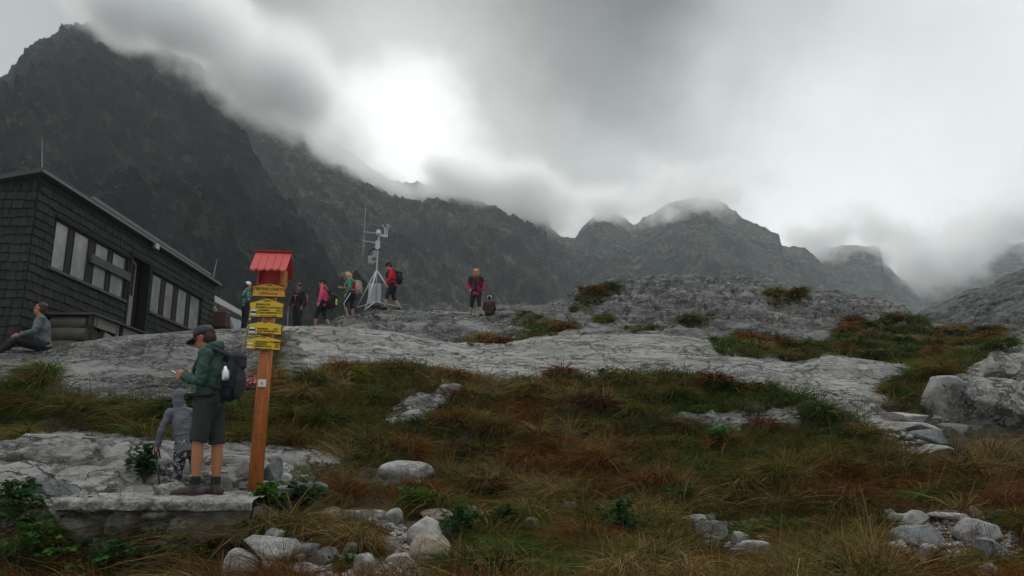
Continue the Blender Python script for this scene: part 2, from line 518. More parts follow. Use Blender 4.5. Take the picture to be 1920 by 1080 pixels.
# displacement along the surface normal
G = P0.reshape(nR, nU, 3)
du = np.gradient(G, axis=1)
dv = np.gradient(G, axis=0)
N = np.cross(du, dv)
N /= np.linalg.norm(N, axis=2)[:, :, None] + 1e-9
N[N[:, :, 2] < 0] *= -1
N = N.reshape(-1, 3)
near = np.clip((P0[:, 1] - 4) / 4, 0, 1)
q = P0 * np.array([1, 1, 1.6])
warp = np.stack([fbm(q * 0.5, 3), fbm(q * 0.5 + 31, 3), fbm(q * 0.5 + 77, 3)], -1)
big = fbm(q * 0.5 + warp * 0.6, 2)
led = fbm(np.stack([P0[:, 0] * 0.5, P0[:, 1] * 0.6, P0[:, 2] * 2.6], -1) + warp * 1.0, 4)
cr = np.clip(1 - np.abs(pn(q * np.array([0.55, 0.8, 0.9]) + warp * 1.2)) / 0.055, 0, 1)
cr2 = np.clip(1 - np.abs(pn(q * np.array([1.5, 1.1, 1.8]) + warp * 1.6 + 50)) / 0.07, 0, 1)
cr3 = np.clip(1 - np.abs(pn(P0 * np.array([0.25, 0.6, 3.2]) + warp * 0.9 + 90)) / 0.06, 0, 1)
far = np.clip((P0[:, 1] - 18) / 10, 0, 1)
drk = (0.10 + 0.14 * far) * big + (0.07 + 0.14 * far) * led - 0.13 * cr * (1 + far) - 0.03 * cr2 - 0.14 * cr3 * (1 + far) + 0.006 * fbm(P0 * 6, 3)
bil = np.abs(pn(P0 * np.array([1.5, 1.5, 1.5]) + 3.3)) + 0.5 * np.abs(pn(P0 * 3.1 + 8))
yo = np.clip((P0[:, 1] - 8.5) / 2.5, 0.35, 1)
dso = 0.20 * fbm(P0 * 0.8 + 5, 4) + yo * 0.42 * (bil - 0.28) + 0.05 * fbm(P0 * 5, 3)
smoo = 1 - 0.72 * (np.clip((frow - 8.2) / .5, 0, 1) * np.clip((11.2 - frow) / .5, 0, 1))
drk = smoo * ((0.10 + 0.14 * far) * big + (0.07 + 0.14 * far) * led) - smoo * (0.12 * cr * (1 + far) + 0.03 * cr2 + 0.12 * cr3 * (1 + far)) + 0.005 * fbm(P0 * 6, 3)
drk = drk + (1 - smoo) * 0.16 * fbm(P0 * np.array([0.22, 0.5, 0.5]) + 11, 2)
disp = (soft * drk + (1 - soft) * (dso - 0.03)) * near
flat = (fpx < 560) * np.clip(1 - np.abs(frow - 4.45) / 0.5, 0, 1)
disp *= 1 - 0.85 * flat
PT = P0 + N * disp[:, None]
ii = np.arange(nR * nU).reshape(nR, nU)
quads = np.stack([ii[:-1, :-1], ii[:-1, 1:], ii[1:, 1:], ii[1:, :-1]], -1).reshape(-1, 4)
fm = mask[quads].mean(1)
fr = frow[quads].mean(1)
fx_ = fpx[quads].mean(1)


def sub_mesh(name, sel, mat):
    qs = quads[sel]
    used, inv = np.unique(qs, return_inverse=True)
    o = mesh_np(name, PT[used], [inv.reshape(-1, 4)], mat)
    tag(o, kind='structure')
    return o


m, t, b = new_mat('peaty_soil')
geo = t.node('ShaderNodeNewGeometry')
p = geo.outputs['Position']
c = t.mix(t.smooth(t.noise(p, 5, 5, 0.65), 0.4, 0.6), (0.035, 0.028, 0.018), (0.075, 0.06, 0.035))
c = t.mix(t.smooth(t.noise(p, 1.2, 4, 0.6), 0.5, 0.6), c, (0.05, 0.055, 0.022))
c = t.mix(t.smooth(t.noise(p, 40, 3, 0.6), 0.62, 0.7, 0, 0.6), c, (0.2, 0.19, 0.16))
t.link(c, b.inputs['Base Color'])
b.inputs['Roughness'].default_value = 0.95
t.link(t.bump(t.noise(p, 22, 5, 0.7), 1.0, 0.06), b.inputs['Normal'])
M['soil'] = m

isrock = fm > 0.5
sub_mesh('ground', ~isrock, M['soil'])
bands = [((fr < 6.2) & (fx_ < 655)), None]
front = isrock & (fr < 7.4) & (fx_ < 660)
sub_mesh('rock_terrain', front, M['rock'])
slab = isrock & ~front & (fr < 11.0)
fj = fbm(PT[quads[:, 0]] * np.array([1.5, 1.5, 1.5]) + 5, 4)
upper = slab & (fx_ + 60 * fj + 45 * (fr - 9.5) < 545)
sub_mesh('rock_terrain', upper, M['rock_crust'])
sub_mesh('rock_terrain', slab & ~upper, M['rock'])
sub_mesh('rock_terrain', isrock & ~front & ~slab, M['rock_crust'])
TERR = BVHTree.FromPolygons(PT.tolist(), quads.tolist())


def hit(px, py, far=200):
    d = ray(px, py)
    loc, nor, i, dist = TERR.ray_cast(Vector((0, 0, 0)), d, far)
    if loc is None:
        return None, None
    if nor.z < 0:
        nor = -nor
    return loc, nor


def drop(x, y, top=60):
    loc, nor, i, d = TERR.ray_cast(Vector((x, y, top)), Vector((0, 0, -1)), 200)
    return loc.z if loc else 0.0


# ------------------------------------------------------------------ mountains
def mountain_material(name, c0, c1, c2, s=0.02):
    m, t, b = new_mat(name)
    geo = t.node('ShaderNodeNewGeometry')
    p = geo.outputs['Position']
    q = t.mapping(p, (s, s, s * 0.6), (0.0, 0.55, 0.0))
    n1 = t.noise(q, 1.0, 8, 0.68, 0.6)
    n2 = t.noise(t.mapping(p, (s * 4, s * 4, s * 1.6), (0.2, 0.7, 0.1)), 1.0, 7, 0.7)
    n3 = t.noise(p, s * 16, 5, 0.7)
    c = t.mix(t.smooth(n1, 0.4, 0.62), c0, c1)
    c = t.mix(t.smooth(n2, 0.52, 0.68, 0, 0.8), c, c2)
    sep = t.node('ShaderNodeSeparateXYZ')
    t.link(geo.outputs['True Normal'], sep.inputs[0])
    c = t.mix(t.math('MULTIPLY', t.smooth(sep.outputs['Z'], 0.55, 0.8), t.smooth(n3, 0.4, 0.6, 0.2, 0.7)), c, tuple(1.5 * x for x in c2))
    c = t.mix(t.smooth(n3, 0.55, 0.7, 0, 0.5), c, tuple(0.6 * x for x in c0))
    t.link(c, b.inputs['Base Color'])
    b.inputs['Roughness'].default_value = 1.0
    b.inputs['Specular IOR Level'].default_value = 0.0
    h = t.math('ADD', t.math('MULTIPLY', n2, 1.0), t.math('MULTIPLY', n3, 0.5))
    t.link(t.bump(h, 1.0, 15.0), b.inputs['Normal'])
    return m


def mountain(name, crest, foot, amp, sc, mat, nx=520, ny=220, back=160, seed=0, jag=0.35, pw=1.15, shear=0.5):
    """a rock wall between a foot line and a crest line (pixel, row, distance), shaped by gullies and ribs, with a back slope"""
    cr_, ft = np.array(crest, float), np.array(foot, float)
    px = np.linspace(cr_[0, 0], cr_[-1, 0], nx)
    cpy, cY = np.interp(px, cr_[:, 0], cr_[:, 1]), np.interp(px, cr_[:, 0], cr_[:, 2])
    fpy_, fY = pchip(ft[:, 0], ft[:, 1], px), pchip(ft[:, 0], ft[:, 2], px)
    ctop = np.array([at(a, b_, c_) for a, b_, c_ in zip(px, cpy, cY)])
    cbot = np.array([at(a, b_, c_) for a, b_, c_ in zip(px, fpy_, fY)])
    tt = np.linspace(0, 1, ny)
    nb = 24
    A = cbot[None] + (ctop - cbot)[None] * tt[:, None, None]
    A[:, :, 2] = cbot[None, :, 2] + (ctop - cbot)[None, :, 2] * (tt[:, None] ** pw)
    B = ctop[None] + np.array([0, back, 0])[None, None] * np.linspace(0, 1, nb + 1)[1:, None, None]
    B[:, :, 2] -= (np.linspace(0, 1, nb + 1)[1:, None] ** 1.2) * (ctop[None, :, 2] + 20)
    V = np.concatenate([A, B]).reshape(-1, 3)
    k = np.concatenate([np.broadcast_to(tt[:, None], (ny, nx)), np.ones((nb, nx))]).ravel()
    sh = np.stack([V[:, 0] + shear * V[:, 2], V[:, 1] * 0.6, V[:, 2] * 0.45], -1) / sc + seed * 13.7
    wp = np.stack([fbm(sh, 3), fbm(sh + 19, 3), fbm(sh + 53, 3)], -1)
    r = ridged(sh * 0.8 + wp * 0.5, 6, 0.52) - 0.75
    r2 = ridged(V / sc * 2.3 + wp * 1.2 + 7, 5, 0.55) - 0.75
    crag = fbm(V / sc * 9 + wp, 4)
    e = np.clip(k * 5, 0, 1) * (1 - (1 - jag) * np.clip((k - 0.5) / 0.45, 0, 1))
    d = amp * ((0.75 * r + 0.38 * r2 + 0.16 * crag) * e + np.clip(k * 5, 0, 1) * 0.10 * fbm(V / sc * 14 + wp, 4))
    dirn = np.array([0, -0.8, 0.6])
    V = V + d[:, None] * dirn[None]
    n = ny + nb
    I = np.arange(n * nx).reshape(n, nx)
    Q = np.stack([I[:-1, :-1], I[:-1, 1:], I[1:, 1:], I[1:, :-1]], -1).reshape(-1, 4)
    o = mesh_np(name, V, [Q], mat, smooth=False)
    return tag(o, kind='structure')


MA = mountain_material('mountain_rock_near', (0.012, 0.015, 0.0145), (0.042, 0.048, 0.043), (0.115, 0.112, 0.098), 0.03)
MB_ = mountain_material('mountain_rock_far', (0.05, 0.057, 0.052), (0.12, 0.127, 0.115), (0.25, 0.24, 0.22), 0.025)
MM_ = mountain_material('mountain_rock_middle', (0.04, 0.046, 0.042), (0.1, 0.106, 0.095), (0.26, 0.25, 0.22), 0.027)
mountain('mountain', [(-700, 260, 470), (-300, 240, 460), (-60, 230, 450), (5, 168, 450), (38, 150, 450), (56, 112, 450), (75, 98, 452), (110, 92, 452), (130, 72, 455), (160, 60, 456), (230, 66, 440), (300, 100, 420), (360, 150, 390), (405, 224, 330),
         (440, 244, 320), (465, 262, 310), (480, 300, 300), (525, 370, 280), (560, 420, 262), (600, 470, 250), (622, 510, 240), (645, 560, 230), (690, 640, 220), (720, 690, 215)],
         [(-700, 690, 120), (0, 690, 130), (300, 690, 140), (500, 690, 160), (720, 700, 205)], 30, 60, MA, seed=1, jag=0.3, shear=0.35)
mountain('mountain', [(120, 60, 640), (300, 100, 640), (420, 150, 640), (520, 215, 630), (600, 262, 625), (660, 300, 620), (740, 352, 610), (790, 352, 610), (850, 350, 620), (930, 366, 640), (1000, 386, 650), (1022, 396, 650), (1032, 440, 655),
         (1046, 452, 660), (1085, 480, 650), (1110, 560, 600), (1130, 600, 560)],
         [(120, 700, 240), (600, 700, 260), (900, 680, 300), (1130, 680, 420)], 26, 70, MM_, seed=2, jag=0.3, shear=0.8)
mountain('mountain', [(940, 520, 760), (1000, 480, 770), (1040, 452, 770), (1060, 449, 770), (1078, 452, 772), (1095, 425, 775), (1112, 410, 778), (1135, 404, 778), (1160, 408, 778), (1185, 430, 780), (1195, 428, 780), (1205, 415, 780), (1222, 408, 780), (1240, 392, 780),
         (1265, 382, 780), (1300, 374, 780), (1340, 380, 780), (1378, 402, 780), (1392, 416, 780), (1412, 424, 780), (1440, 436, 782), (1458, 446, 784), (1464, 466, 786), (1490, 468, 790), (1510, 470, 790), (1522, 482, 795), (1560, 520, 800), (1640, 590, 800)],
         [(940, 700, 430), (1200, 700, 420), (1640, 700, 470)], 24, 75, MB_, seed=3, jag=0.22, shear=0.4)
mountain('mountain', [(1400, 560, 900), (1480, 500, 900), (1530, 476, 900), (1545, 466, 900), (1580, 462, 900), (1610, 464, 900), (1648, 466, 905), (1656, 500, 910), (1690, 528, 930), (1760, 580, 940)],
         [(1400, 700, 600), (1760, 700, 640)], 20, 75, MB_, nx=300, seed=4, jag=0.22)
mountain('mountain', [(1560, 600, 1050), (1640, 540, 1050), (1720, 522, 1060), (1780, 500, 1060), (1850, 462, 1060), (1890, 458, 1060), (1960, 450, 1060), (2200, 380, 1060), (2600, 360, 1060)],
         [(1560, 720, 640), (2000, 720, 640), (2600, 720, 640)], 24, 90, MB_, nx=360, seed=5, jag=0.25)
# the nearer rocky shoulder on the right
o = mountain('hill', [(1640, 640, 90), (1700, 606, 92), (1726, 594, 94), (1760, 580, 96), (1800, 560, 98), (1840, 546, 100), (1880, 528, 102), (1930, 508, 104), (2100, 470, 108), (2500, 440, 110)],
         [(1640, 700, 50), (2000, 700, 50), (2500, 700, 50)], 2.4, 11, rock_material('far_granite', (0.11, 0.115, 0.108), (0.06, 0.065, 0.055), 0.35, 0.6, 1.0), nx=420, ny=160, back=60, seed=6, jag=0.5, pw=1.0)

# ------------------------------------------------------------------ air: an even haze, and low cloud wrapped round the summits
def haze_box():
    o = mesh_np('haze', np.array([(x, y, z) for x in (-1500, 1900) for y in (-60, 1400) for z in (-30, 620)]),
                [np.array([(0, 1, 3, 2), (4, 6, 7, 5), (0, 4, 5, 1), (2, 3, 7, 6), (0, 2, 6, 4), (1, 5, 7, 3)])], smooth=False)
    m = bpy.data.materials.new('valley_air')
    m.use_nodes = True
    t = NT(m.node_tree)
    t.n.remove(t.n['Principled BSDF'])
    v = t.node('ShaderNodeVolumePrincipled')
    v.inputs['Color'].default_value = (0.80, 0.86, 0.88, 1)
    v.inputs['Density'].default_value = HAZE
    v.inputs['Anisotropy'].default_value = 0.0
    t.link(v.outputs[0], t.n['Material Output'].inputs['Volume'])
    o.data.materials.append(m)
    tag(o, kind='stuff')


HAZE = 0.00032
haze_box()


def low_cloud(px, py, Y, rx, rz, ry, dens, seed, roll=0.0, nscale=1.6):
    """a bank of low cloud with a soft ragged border; rx and rz in metres"""
    c = at(px, py, Y)
    bm = bmesh.new()
    bmesh.ops.create_icosphere(bm, subdivisions=3, radius=1.0)
    me = bpy.data.meshes.new('low_cloud')
    bm.to_mesh(me)
    bm.free()
    o = bpy.data.objects.new('low_cloud', me)
    COL.objects.link(o)
    o.location = c
    o.scale = (rx, ry, rz)
    o.rotation_euler = (0, roll, 0)
    m = bpy.data.materials.new('low_cloud')
    m.use_nodes = True
    t = NT(m.node_tree)
    t.n.remove(t.n['Principled BSDF'])
    tcn = t.node('ShaderNodeTexCoord')
    p = tcn.outputs['Object']
    geo = t.node('ShaderNodeNewGeometry')
    off = t.vmath('ADD', geo.outputs['Position'], (seed * 131.0, 0, 0)).outputs[0]
    n = t.noise(off, 0.013 * nscale, 7, 0.62)
    r = t.vmath('LENGTH', p).outputs['Value']
    a = t.math('SUBTRACT', t.math('SUBTRACT', 1.0, r), t.math('MULTIPLY', t.math('SUBTRACT', 0.60, n), 2.6))
    sp3 = t.node('ShaderNodeSeparateXYZ')
    t.link(p, sp3.inputs[0])
    d = t.math('MULTIPLY', t.smooth(a, 0.0, 0.8), t.smooth(r, 0.7, 0.98, 1, 0))
    d = t.math('MULTIPLY', d, t.smooth(sp3.outputs['Z'], 0.75, -0.25, 0.04, 1))
    v = t.node('ShaderNodeVolumePrincipled')
    v.inputs['Color'].default_value = (0.995, 0.997, 0.997, 1)
    v.inputs['Anisotropy'].default_value = 0.55
    t.link(t.math('MULTIPLY', d, dens), v.inputs['Density'])
    t.link(v.outputs[0], t.n['Material Output'].inputs['Volume'])
    me.materials.append(m)
    tag(o, kind='stuff')


low_cloud(300, 0, 320, 70, 36, 36, 0.15, 1, 0.4)
low_cloud(430, 75, 305, 66, 36, 36, 0.17, 2, 0.5)
low_cloud(550, 165, 330, 60, 34, 36, 0.15, 3, 0.55)
low_cloud(200, 25, 330, 38, 20, 30, 0.14, 14, 0.25)
low_cloud(490, 185, 470, 48, 26, 40, 0.10, 13, 0.5)
low_cloud(630, 250, 470, 50, 24, 50, 0.09, 11, 0.6)
low_cloud(705, 330, 540, 58, 22, 40, 0.10, 12, 0.55)
low_cloud(850, 335, 520, 62, 24, 50, 0.10, 4, 0.3)
low_cloud(930, 345, 530, 80, 34, 60, 0.09, 15, 0.12)
low_cloud(990, 360, 560, 66, 40, 50, 0.13, 5, 0.1)
low_cloud(1135, 388, 730, 64, 40, 60, 0.10, 6)
low_cloud(1300, 355, 700, 110, 54, 60, 0.08, 7)
low_cloud(1600, 430, 830, 110, 52, 60, 0.10, 8)
low_cloud(1740, 470, 900, 150, 70, 80, 0.08, 9, -0.15)
low_cloud(1900, 420, 960, 150, 70, 80, 0.08, 10)

# ------------------------------------------------------------------ mesh pieces
class MB:
    """collects boxes, bars, tubes and blobs and links them as one mesh object"""
    def __init__(self):
        self.v, self.f, self.n = [], [], 0

    def add(self, V, Fs):
        V = np.asarray(V, float)
        self.v.append(V)
        for f in Fs:
            self.f.append([i + self.n for i in f])
        self.n += len(V)
        return self

    def box(self, lo, hi, mat=None):
        x0, y0, z0 = lo
        x1, y1, z1 = hi
        V = [(x, y, z) for x in (x0, x1) for y in (y0, y1) for z in (z0, z1)]
        if mat is not None:
            V = [tuple(mat @ Vector(p)) for p in V]
        return self.add(V, [(0, 1, 3, 2), (4, 6, 7, 5), (0, 4, 5, 1), (2, 3, 7, 6), (0, 2, 6, 4), (1, 5, 7, 3)])

    def bar(self, a, b, w_, h_, up=(0, 0, 1)):
        a, b = Vector(a), Vector(b)
        d = (b - a).normalized()
        upv = Vector(up)
        if abs(d.dot(upv)) > 0.98:
            upv = Vector((0, 1, 0))
        s = d.cross(upv).normalized() * (w_ / 2)
        t = s.cross(d).normalized() * (h_ / 2)
        V = [tuple(p + i * s + j * t) for p in (a, b) for i, j in ((-1, -1), (1, -1), (1, 1), (-1, 1))]
        return self.add(V, [(0, 3, 2, 1), (4, 5, 6, 7), (0, 1, 5, 4), (1, 2, 6, 5), (2, 3, 7, 6), (3, 0, 4, 7)])

    def tube(self, pts, radii, seg=12, flat=None, caps=(False, False)):
        """round tube through points; caps True = rounded ends; flat = (direction, factor) squeezes the section"""
        P = [np.array(p, float) for p in pts]
        if np.isscalar(radii):
            radii = [radii] * len(P)
        R = list(radii)
        if caps[0]:
            d = P[0] - P[1]
            d /= np.linalg.norm(d) + 1e-9
            P = [P[0] + d * R[0] * s for s in (0.98, 0.8, 0.45)] + P
            R = [R[0] * k for k in (0.2, 0.6, 0.89)] + R
        if caps[1]:
            d = P[-1] - P[-2]
            d /= np.linalg.norm(d) + 1e-9
            r = R[-1]
            P = P + [P[-1] + d * r * s for s in (0.45, 0.8, 0.98)]
            R = R + [r * k for k in (0.89, 0.6, 0.2)]
        n = len(P)
        V = []
        ref = None
        for i in range(n):
            d = P[min(i + 1, n - 1)] - P[max(i - 1, 0)]
            d /= np.linalg.norm(d) + 1e-9
            if ref is None:
                ref = np.array([0, 1.0, 0]) if abs(d[1]) < 0.9 else np.array([1.0, 0, 0])
            s = ref - d * d.dot(ref)
            s /= np.linalg.norm(s) + 1e-9
            ref = s
            t = np.cross(d, s)
            for k in range(seg):
                a = 2 * math.pi * k / seg
                o = (s * math.cos(a) + t * math.sin(a)) * R[i]
                if flat is not None:
                    fd = np.array(flat[0], float)
                    o = o - fd * fd.dot(o) * (1 - flat[1])
                V.append(P[i] + o)
        Fs = []
        for i in range(n - 1):
            for k in range(seg):
                a, b_ = i * seg + k, i * seg + (k + 1) % seg
                Fs.append((a, b_, b_ + seg, a + seg))
        Fs.append(tuple(range(seg - 1, -1, -1)))
        Fs.append(tuple((n - 1) * seg + k for k in range(seg)))
        return self.add(V, Fs)

    def ell(self, c, r, rot=None, seg=16, rings=10):
        V = [(0, 0, 1)]
        for i in range(1, rings):
            th = math.pi * i / rings
            for k in range(seg):
                a = 2 * math.pi * k / seg
                V.append((math.sin(th) * math.cos(a), math.sin(th) * math.sin(a), math.cos(th)))
        V.append((0, 0, -1))
        V = np.array(V) * np.array(r)
        if rot is not None:
            V = V @ np.array(Euler(rot).to_matrix()).T
        V = V + np.array(c)
        Fs = [(0, 1 + k, 1 + (k + 1) % seg) for k in range(seg)]
        for i in range(rings - 2):
            for k in range(seg):
                a, b_ = 1 + i * seg + k, 1 + i * seg + (k + 1) % seg
                Fs.append((a, a + seg, b_ + seg, b_))
        e = len(V) - 1
        o = 1 + (rings - 2) * seg
        Fs += [(e, o + (k + 1) % seg, o + k) for k in range(seg)]
        return self.add(V, Fs)

    def build(self, name, mat=None, parent=None, bevel=0.0, smooth=False, loc=None):
        me = bpy.data.meshes.new(name)
        me.from_pydata([tuple(p) for p in np.concatenate(self.v)], [], self.f)
        if bevel:
            bm = bmesh.new()
            bm.from_mesh(me)
            bmesh.ops.bevel(bm, geom=bm.edges[:], offset=bevel, segments=1, affect='EDGES', clamp_overlap=True)
            bm.to_mesh(me)
            bm.free()
        if smooth:
            me.polygons.foreach_set('use_smooth', np.ones(len(me.polygons), bool))
        o = bpy.data.objects.new(name, me)
        COL.objects.link(o)
        if mat:
            me.materials.append(mat)
        if parent:
            o.parent = parent
        if loc is not None:
            o.location = loc
        return o

    def skin(self, name, voxel, mat, parent=None, smooth=4, wrinkle=0.0, wscale=9.0, wdir=(1, 1, 0.5)):
        """fuse everything collected into one continuous surface"""
        o = self.build(name)
        md = o.modifiers.new('fuse', 'REMESH')
        md.mode = 'VOXEL'
        md.voxel_size = voxel
        ms = o.modifiers.new('soft', 'SMOOTH')
        ms.factor = 0.5
        ms.iterations = smooth
        dg = bpy.context.evaluated_depsgraph_get()
        me = bpy.data.meshes.new_from_object(o.evaluated_get(dg))
        old = o.data
        o.modifiers.clear()
        o.data = me
        bpy.data.meshes.remove(old)
        me.name = name
        n = len(me.vertices)
        if wrinkle and n:
            co = np.zeros(n * 3, np.float32)
            nr = np.zeros(n * 3, np.float32)
            me.vertices.foreach_get('co', co)
            me.vertices.foreach_get('normal', nr)
            co, nr = co.reshape(-1, 3).astype(float), nr.reshape(-1, 3)
            q_ = co * np.array(wdir) * wscale
            wv = fbm(q_ + fbm(q_ * 0.6, 2)[:, None], 3)
            co = co + nr * (wrinkle * wv)[:, None]
            me.vertices.foreach_set('co', co.astype(np.float32).ravel())
        me.polygons.foreach_set('use_smooth', np.ones(len(me.polygons), bool))
        me.materials.clear()
        me.materials.append(mat)
        if parent:
            o.parent = parent
        return o


def empty(name, loc=(0, 0, 0), yaw=0.0, **kw):
    o = bpy.data.objects.new(name, None)
    COL.objects.link(o)
    o.location = loc
    o.rotation_euler = (0, 0, yaw)
    o.empty_display_size = 0.1
    return tag(o, **kw)


# ------------------------------------------------------------------ the hut
def shingle_mat():
    m, t, b = new_mat('tarred_shingles')
    geo = t.node('ShaderNodeNewGeometry')
    r = geo.outputs['Random Per Island']
    p = geo.outputs['Position']
    streak = t.noise(t.mapping(p, (14, 14, 1.2)), 1.0, 4, 0.65)
    c = t.mix(r, (0.005, 0.0054, 0.006), (0.017, 0.0176, 0.019))
    c = t.mix(t.smooth(streak, 0.45, 0.72, 0, 0.7), c, (0.036, 0.037, 0.04))
    c = t.mix(t.smooth(t.noise(p, 1.1, 4, 0.6), 0.55, 0.7, 0, 0.6), c, (0.008, 0.008, 0.009))
    t.link(c, b.inputs['Base Color'])
    b.inputs['Roughness'].default_value = 0.7
    b.inputs['Specular IOR Level'].default_value = 0.3
    t.link(t.bump(t.noise(p, 40, 4, 0.7), 0.5, 0.01), b.inputs['Normal'])
    return m


M['shingle'] = shingle_mat()
M['tar'] = simple_mat('tarred_board', (0.009, 0.009, 0.010), 0.8, var=0.3)
M['darkwood'] = simple_mat('dark_weathered_wood', (0.022, 0.02, 0.018), 0.8, var=0.4, vscale=5, bump=0.6)
M['greywood'] = simple_mat('grey_weathered_wood', (0.075, 0.077, 0.077), 0.8, var=0.4, vscale=6, bump=0.6)
M['palewood'] = simple_mat('pale_worn_wood', (0.23, 0.222, 0.2), 0.8, var=0.35, vscale=5, bump=0.6)
M['logwood'] = simple_mat('old_log_wood', (0.095, 0.088, 0.072), 0.85, var=0.5, vscale=7, bump=0.7)
M['zinc'] = simple_mat('zinc_sheet', (0.17, 0.175, 0.18), 0.55, 0.3, var=0.15)
M['zincdull'] = simple_mat('dull_roof_sheet', (0.055, 0.057, 0.06), 0.6, 0.2, var=0.2)
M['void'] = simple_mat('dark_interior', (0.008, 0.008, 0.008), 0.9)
M['whitepaint'] = simple_mat('white_painted_steel', (0.42, 0.44, 0.45), 0.5, var=0.08)
M['greypaint'] = simple_mat('grey_painted_steel', (0.25, 0.26, 0.27), 0.5, 0.2, var=0.1)
M['blackmetal'] = simple_mat('black_fittings', (0.015, 0.015, 0.016), 0.5)
m, t, b = new_mat('sky_painted_window_glass')
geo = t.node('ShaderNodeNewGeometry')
c = t.mix(t.smooth(t.noise(geo.outputs['Position'], 1.3, 4, 0.6), 0.35, 0.7), (0.17, 0.18, 0.175), (0.30, 0.305, 0.285))  # pale base colour stands in for sky reflected in the panes
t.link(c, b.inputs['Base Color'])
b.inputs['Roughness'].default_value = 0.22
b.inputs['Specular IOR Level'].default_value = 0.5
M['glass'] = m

HX, HY0, HY1, HTOP, HBASE = -10.68, 17.0, 27.9, 6.52, 2.0


def wp(px, py):
    """point of the long wall's plane on a line of sight"""
    d = ray(px, py)
    k = HX / d.x
    return d.y * k, d.z * k


def wall_shingles(mb, org, du, dn, width, z0, z1, holes, rowh=0.205, w0=0.23, top=None):
    """overlapping shingles on a wall plane: org + s*du, facing dn; holes are (s0,s1,za,zb)"""
    nrow = int(math.ceil((z1 - z0) / rowh))
    for r in range(nrow):
        zb = z0 + r * rowh
        s = -random.random() * w0
        while s < width:
            wd_ = w0 * random.uniform(0.75, 1.2)
            a, e = max(s, 0), min(s + wd_ - 0.012, width)
            s += wd_
            if e - a < 0.03:
                continue
            j = random.uniform(-0.014, 0.014)
            za, ze = zb - 0.03 + j, zb + rowh
            if top is not None:
                ze = min(ze, top((a + e) / 2))
            if ze - za < 0.06:
                continue
            segs = [(a, e, za, ze)]
            for h0, h1, ha, hb in holes:
                ns = []
                for (A, E, ZA, ZE) in segs:
                    if E <= h0 or A >= h1 or ZE <= ha or ZA >= hb:
                        ns.append((A, E, ZA, ZE))
                        continue
                    if A < h0:
                        ns.append((A, h0, ZA, ZE))
                    if E > h1:
                        ns.append((h1, E, ZA, ZE))
                    a2, e2 = max(A, h0), min(E, h1)
                    if ZA < ha:
                        ns.append((a2, e2, ZA, ha))
                    if ZE > hb:
                        ns.append((a2, e2, hb, ZE))
                segs = ns
            for (A, E, ZA, ZE) in segs:
                if E - A < 0.015 or ZE - ZA < 0.02:
                    continue
                t0, t1 = 0.032 + random.uniform(0, 0.012), 0.008
                V = []
                for sx in (A, E):
                    for z, th in ((ZA, t0), (ZE, t1)):
                        p0 = org + du * sx + Vector((0, 0, z))
                        V += [p0, p0 + dn * th]
                mb.add([tuple(q_) for q_ in V], [(0, 2, 3, 1), (4, 5, 7, 6), (0, 1, 5, 4), (2, 6, 7, 3), (1, 3, 7, 5), (0, 4, 6, 2)])


hut = empty('mountain_hut', (HX, HY0, HBASE + 0.6), label='long dark mountain hut clad in black shingles with tall windows', cat='hut')


def hput(mb, name, mat, parent=hut, **kw):
    for i, v in enumerate(mb.v):
        mb.v[i] = v - np.array([HX, HY0, HBASE + 0.6])
    return mb.build(name, mat, parent, **kw)


# openings on the long wall, read at their corners
wins = []
for px0, py0, px1, py1 in ((104, 426, 130, 447), (139, 446, 168, 466), (179, 467, 205, 481), (211, 484, 237, 497),
                           (289, 494, 307, 505), (313, 508, 330, 517), (336, 523, 354, 533), (359, 537, 378, 547)):
    ya, za = wp(px0, py0)
    yb, zb = wp(px1, py1)
    wins.append([ya, yb, (za + zb) / 2])
ztop = sum(w_[2] for w_ in wins) / 8
ysill, zs1 = wp(90, 520)
_, zs2 = wp(360, 607)
zsill = (zs1 + zs2) / 2
dy0, dzt = wp(246, 476)
dy1, _ = wp(282, 500)
holes = [(wins[0][0] - HY0 - 0.06, wins[3][1] - HY0 + 0.06, zsill, ztop), (wins[4][0] - HY0 - 0.06, wins[7][1] - HY0 + 0.06, zsill, ztop),
         (dy0 - HY0, dy1 - HY0, HBASE, dzt - 0.05)]
SL = -0.19   # roof falls to the left


def rooftop(s):
    return HTOP + SL * s


mb = MB()
# core walls behind the shingles, set back at the openings
mb.box((HX - 0.6, HY0 + 0.01, HBASE), (HX - 0.34, HY1 - 0.01, HTOP))
pr = [(HX - 0.34, HBASE), (HX - 0.002, HBASE), (HX - 0.002, HTOP), (HX - 0.34, HTOP)]
edges = sorted([(HY0 + a, HY0 + b_, c_, d_) for a, b_, c_, d_ in holes])
y = HY0 + 0.012
for a, b_, zc, zd in edges:
    mb.box((HX - 0.338, y, HBASE), (HX, a, HTOP - 0.003))
    if zc > HBASE:
        mb.box((HX - 0.337, a, HBASE), (HX - 0.001, b_, zc))
    mb.box((HX - 0.337, a, zd), (HX - 0.001, b_, HTOP - 0.004))
    y = b_
mb.box((HX - 0.338, y, HBASE), (HX, HY1 - 0.012, HTOP - 0.003))
V = [(HX - 7, HY0 + 0.002, HBASE), (HX - 0.003, HY0 + 0.002, HBASE), (HX - 0.003, HY0 + 0.002, HTOP - 0.01), (HX - 7, HY0 + 0.002, HTOP + SL * 7)]
V2 = [(a, HY0 + 0.2, c_) for a, b_, c_ in V]
mb.add(V + V2, [(0, 1, 2, 3), (7, 6, 5, 4), (0, 4, 5, 1), (1, 5, 6, 2), (2, 6, 7, 3), (3, 7, 4, 0)])
hput(mb, 'wall', M['tar'])
mb = MB()
wall_shingles(mb, Vector((HX, HY0, 0)), Vector((0, 1, 0)), Vector((1, 0, 0)), HY1 - HY0, HBASE + 0.3, HTOP - 0.05, holes)
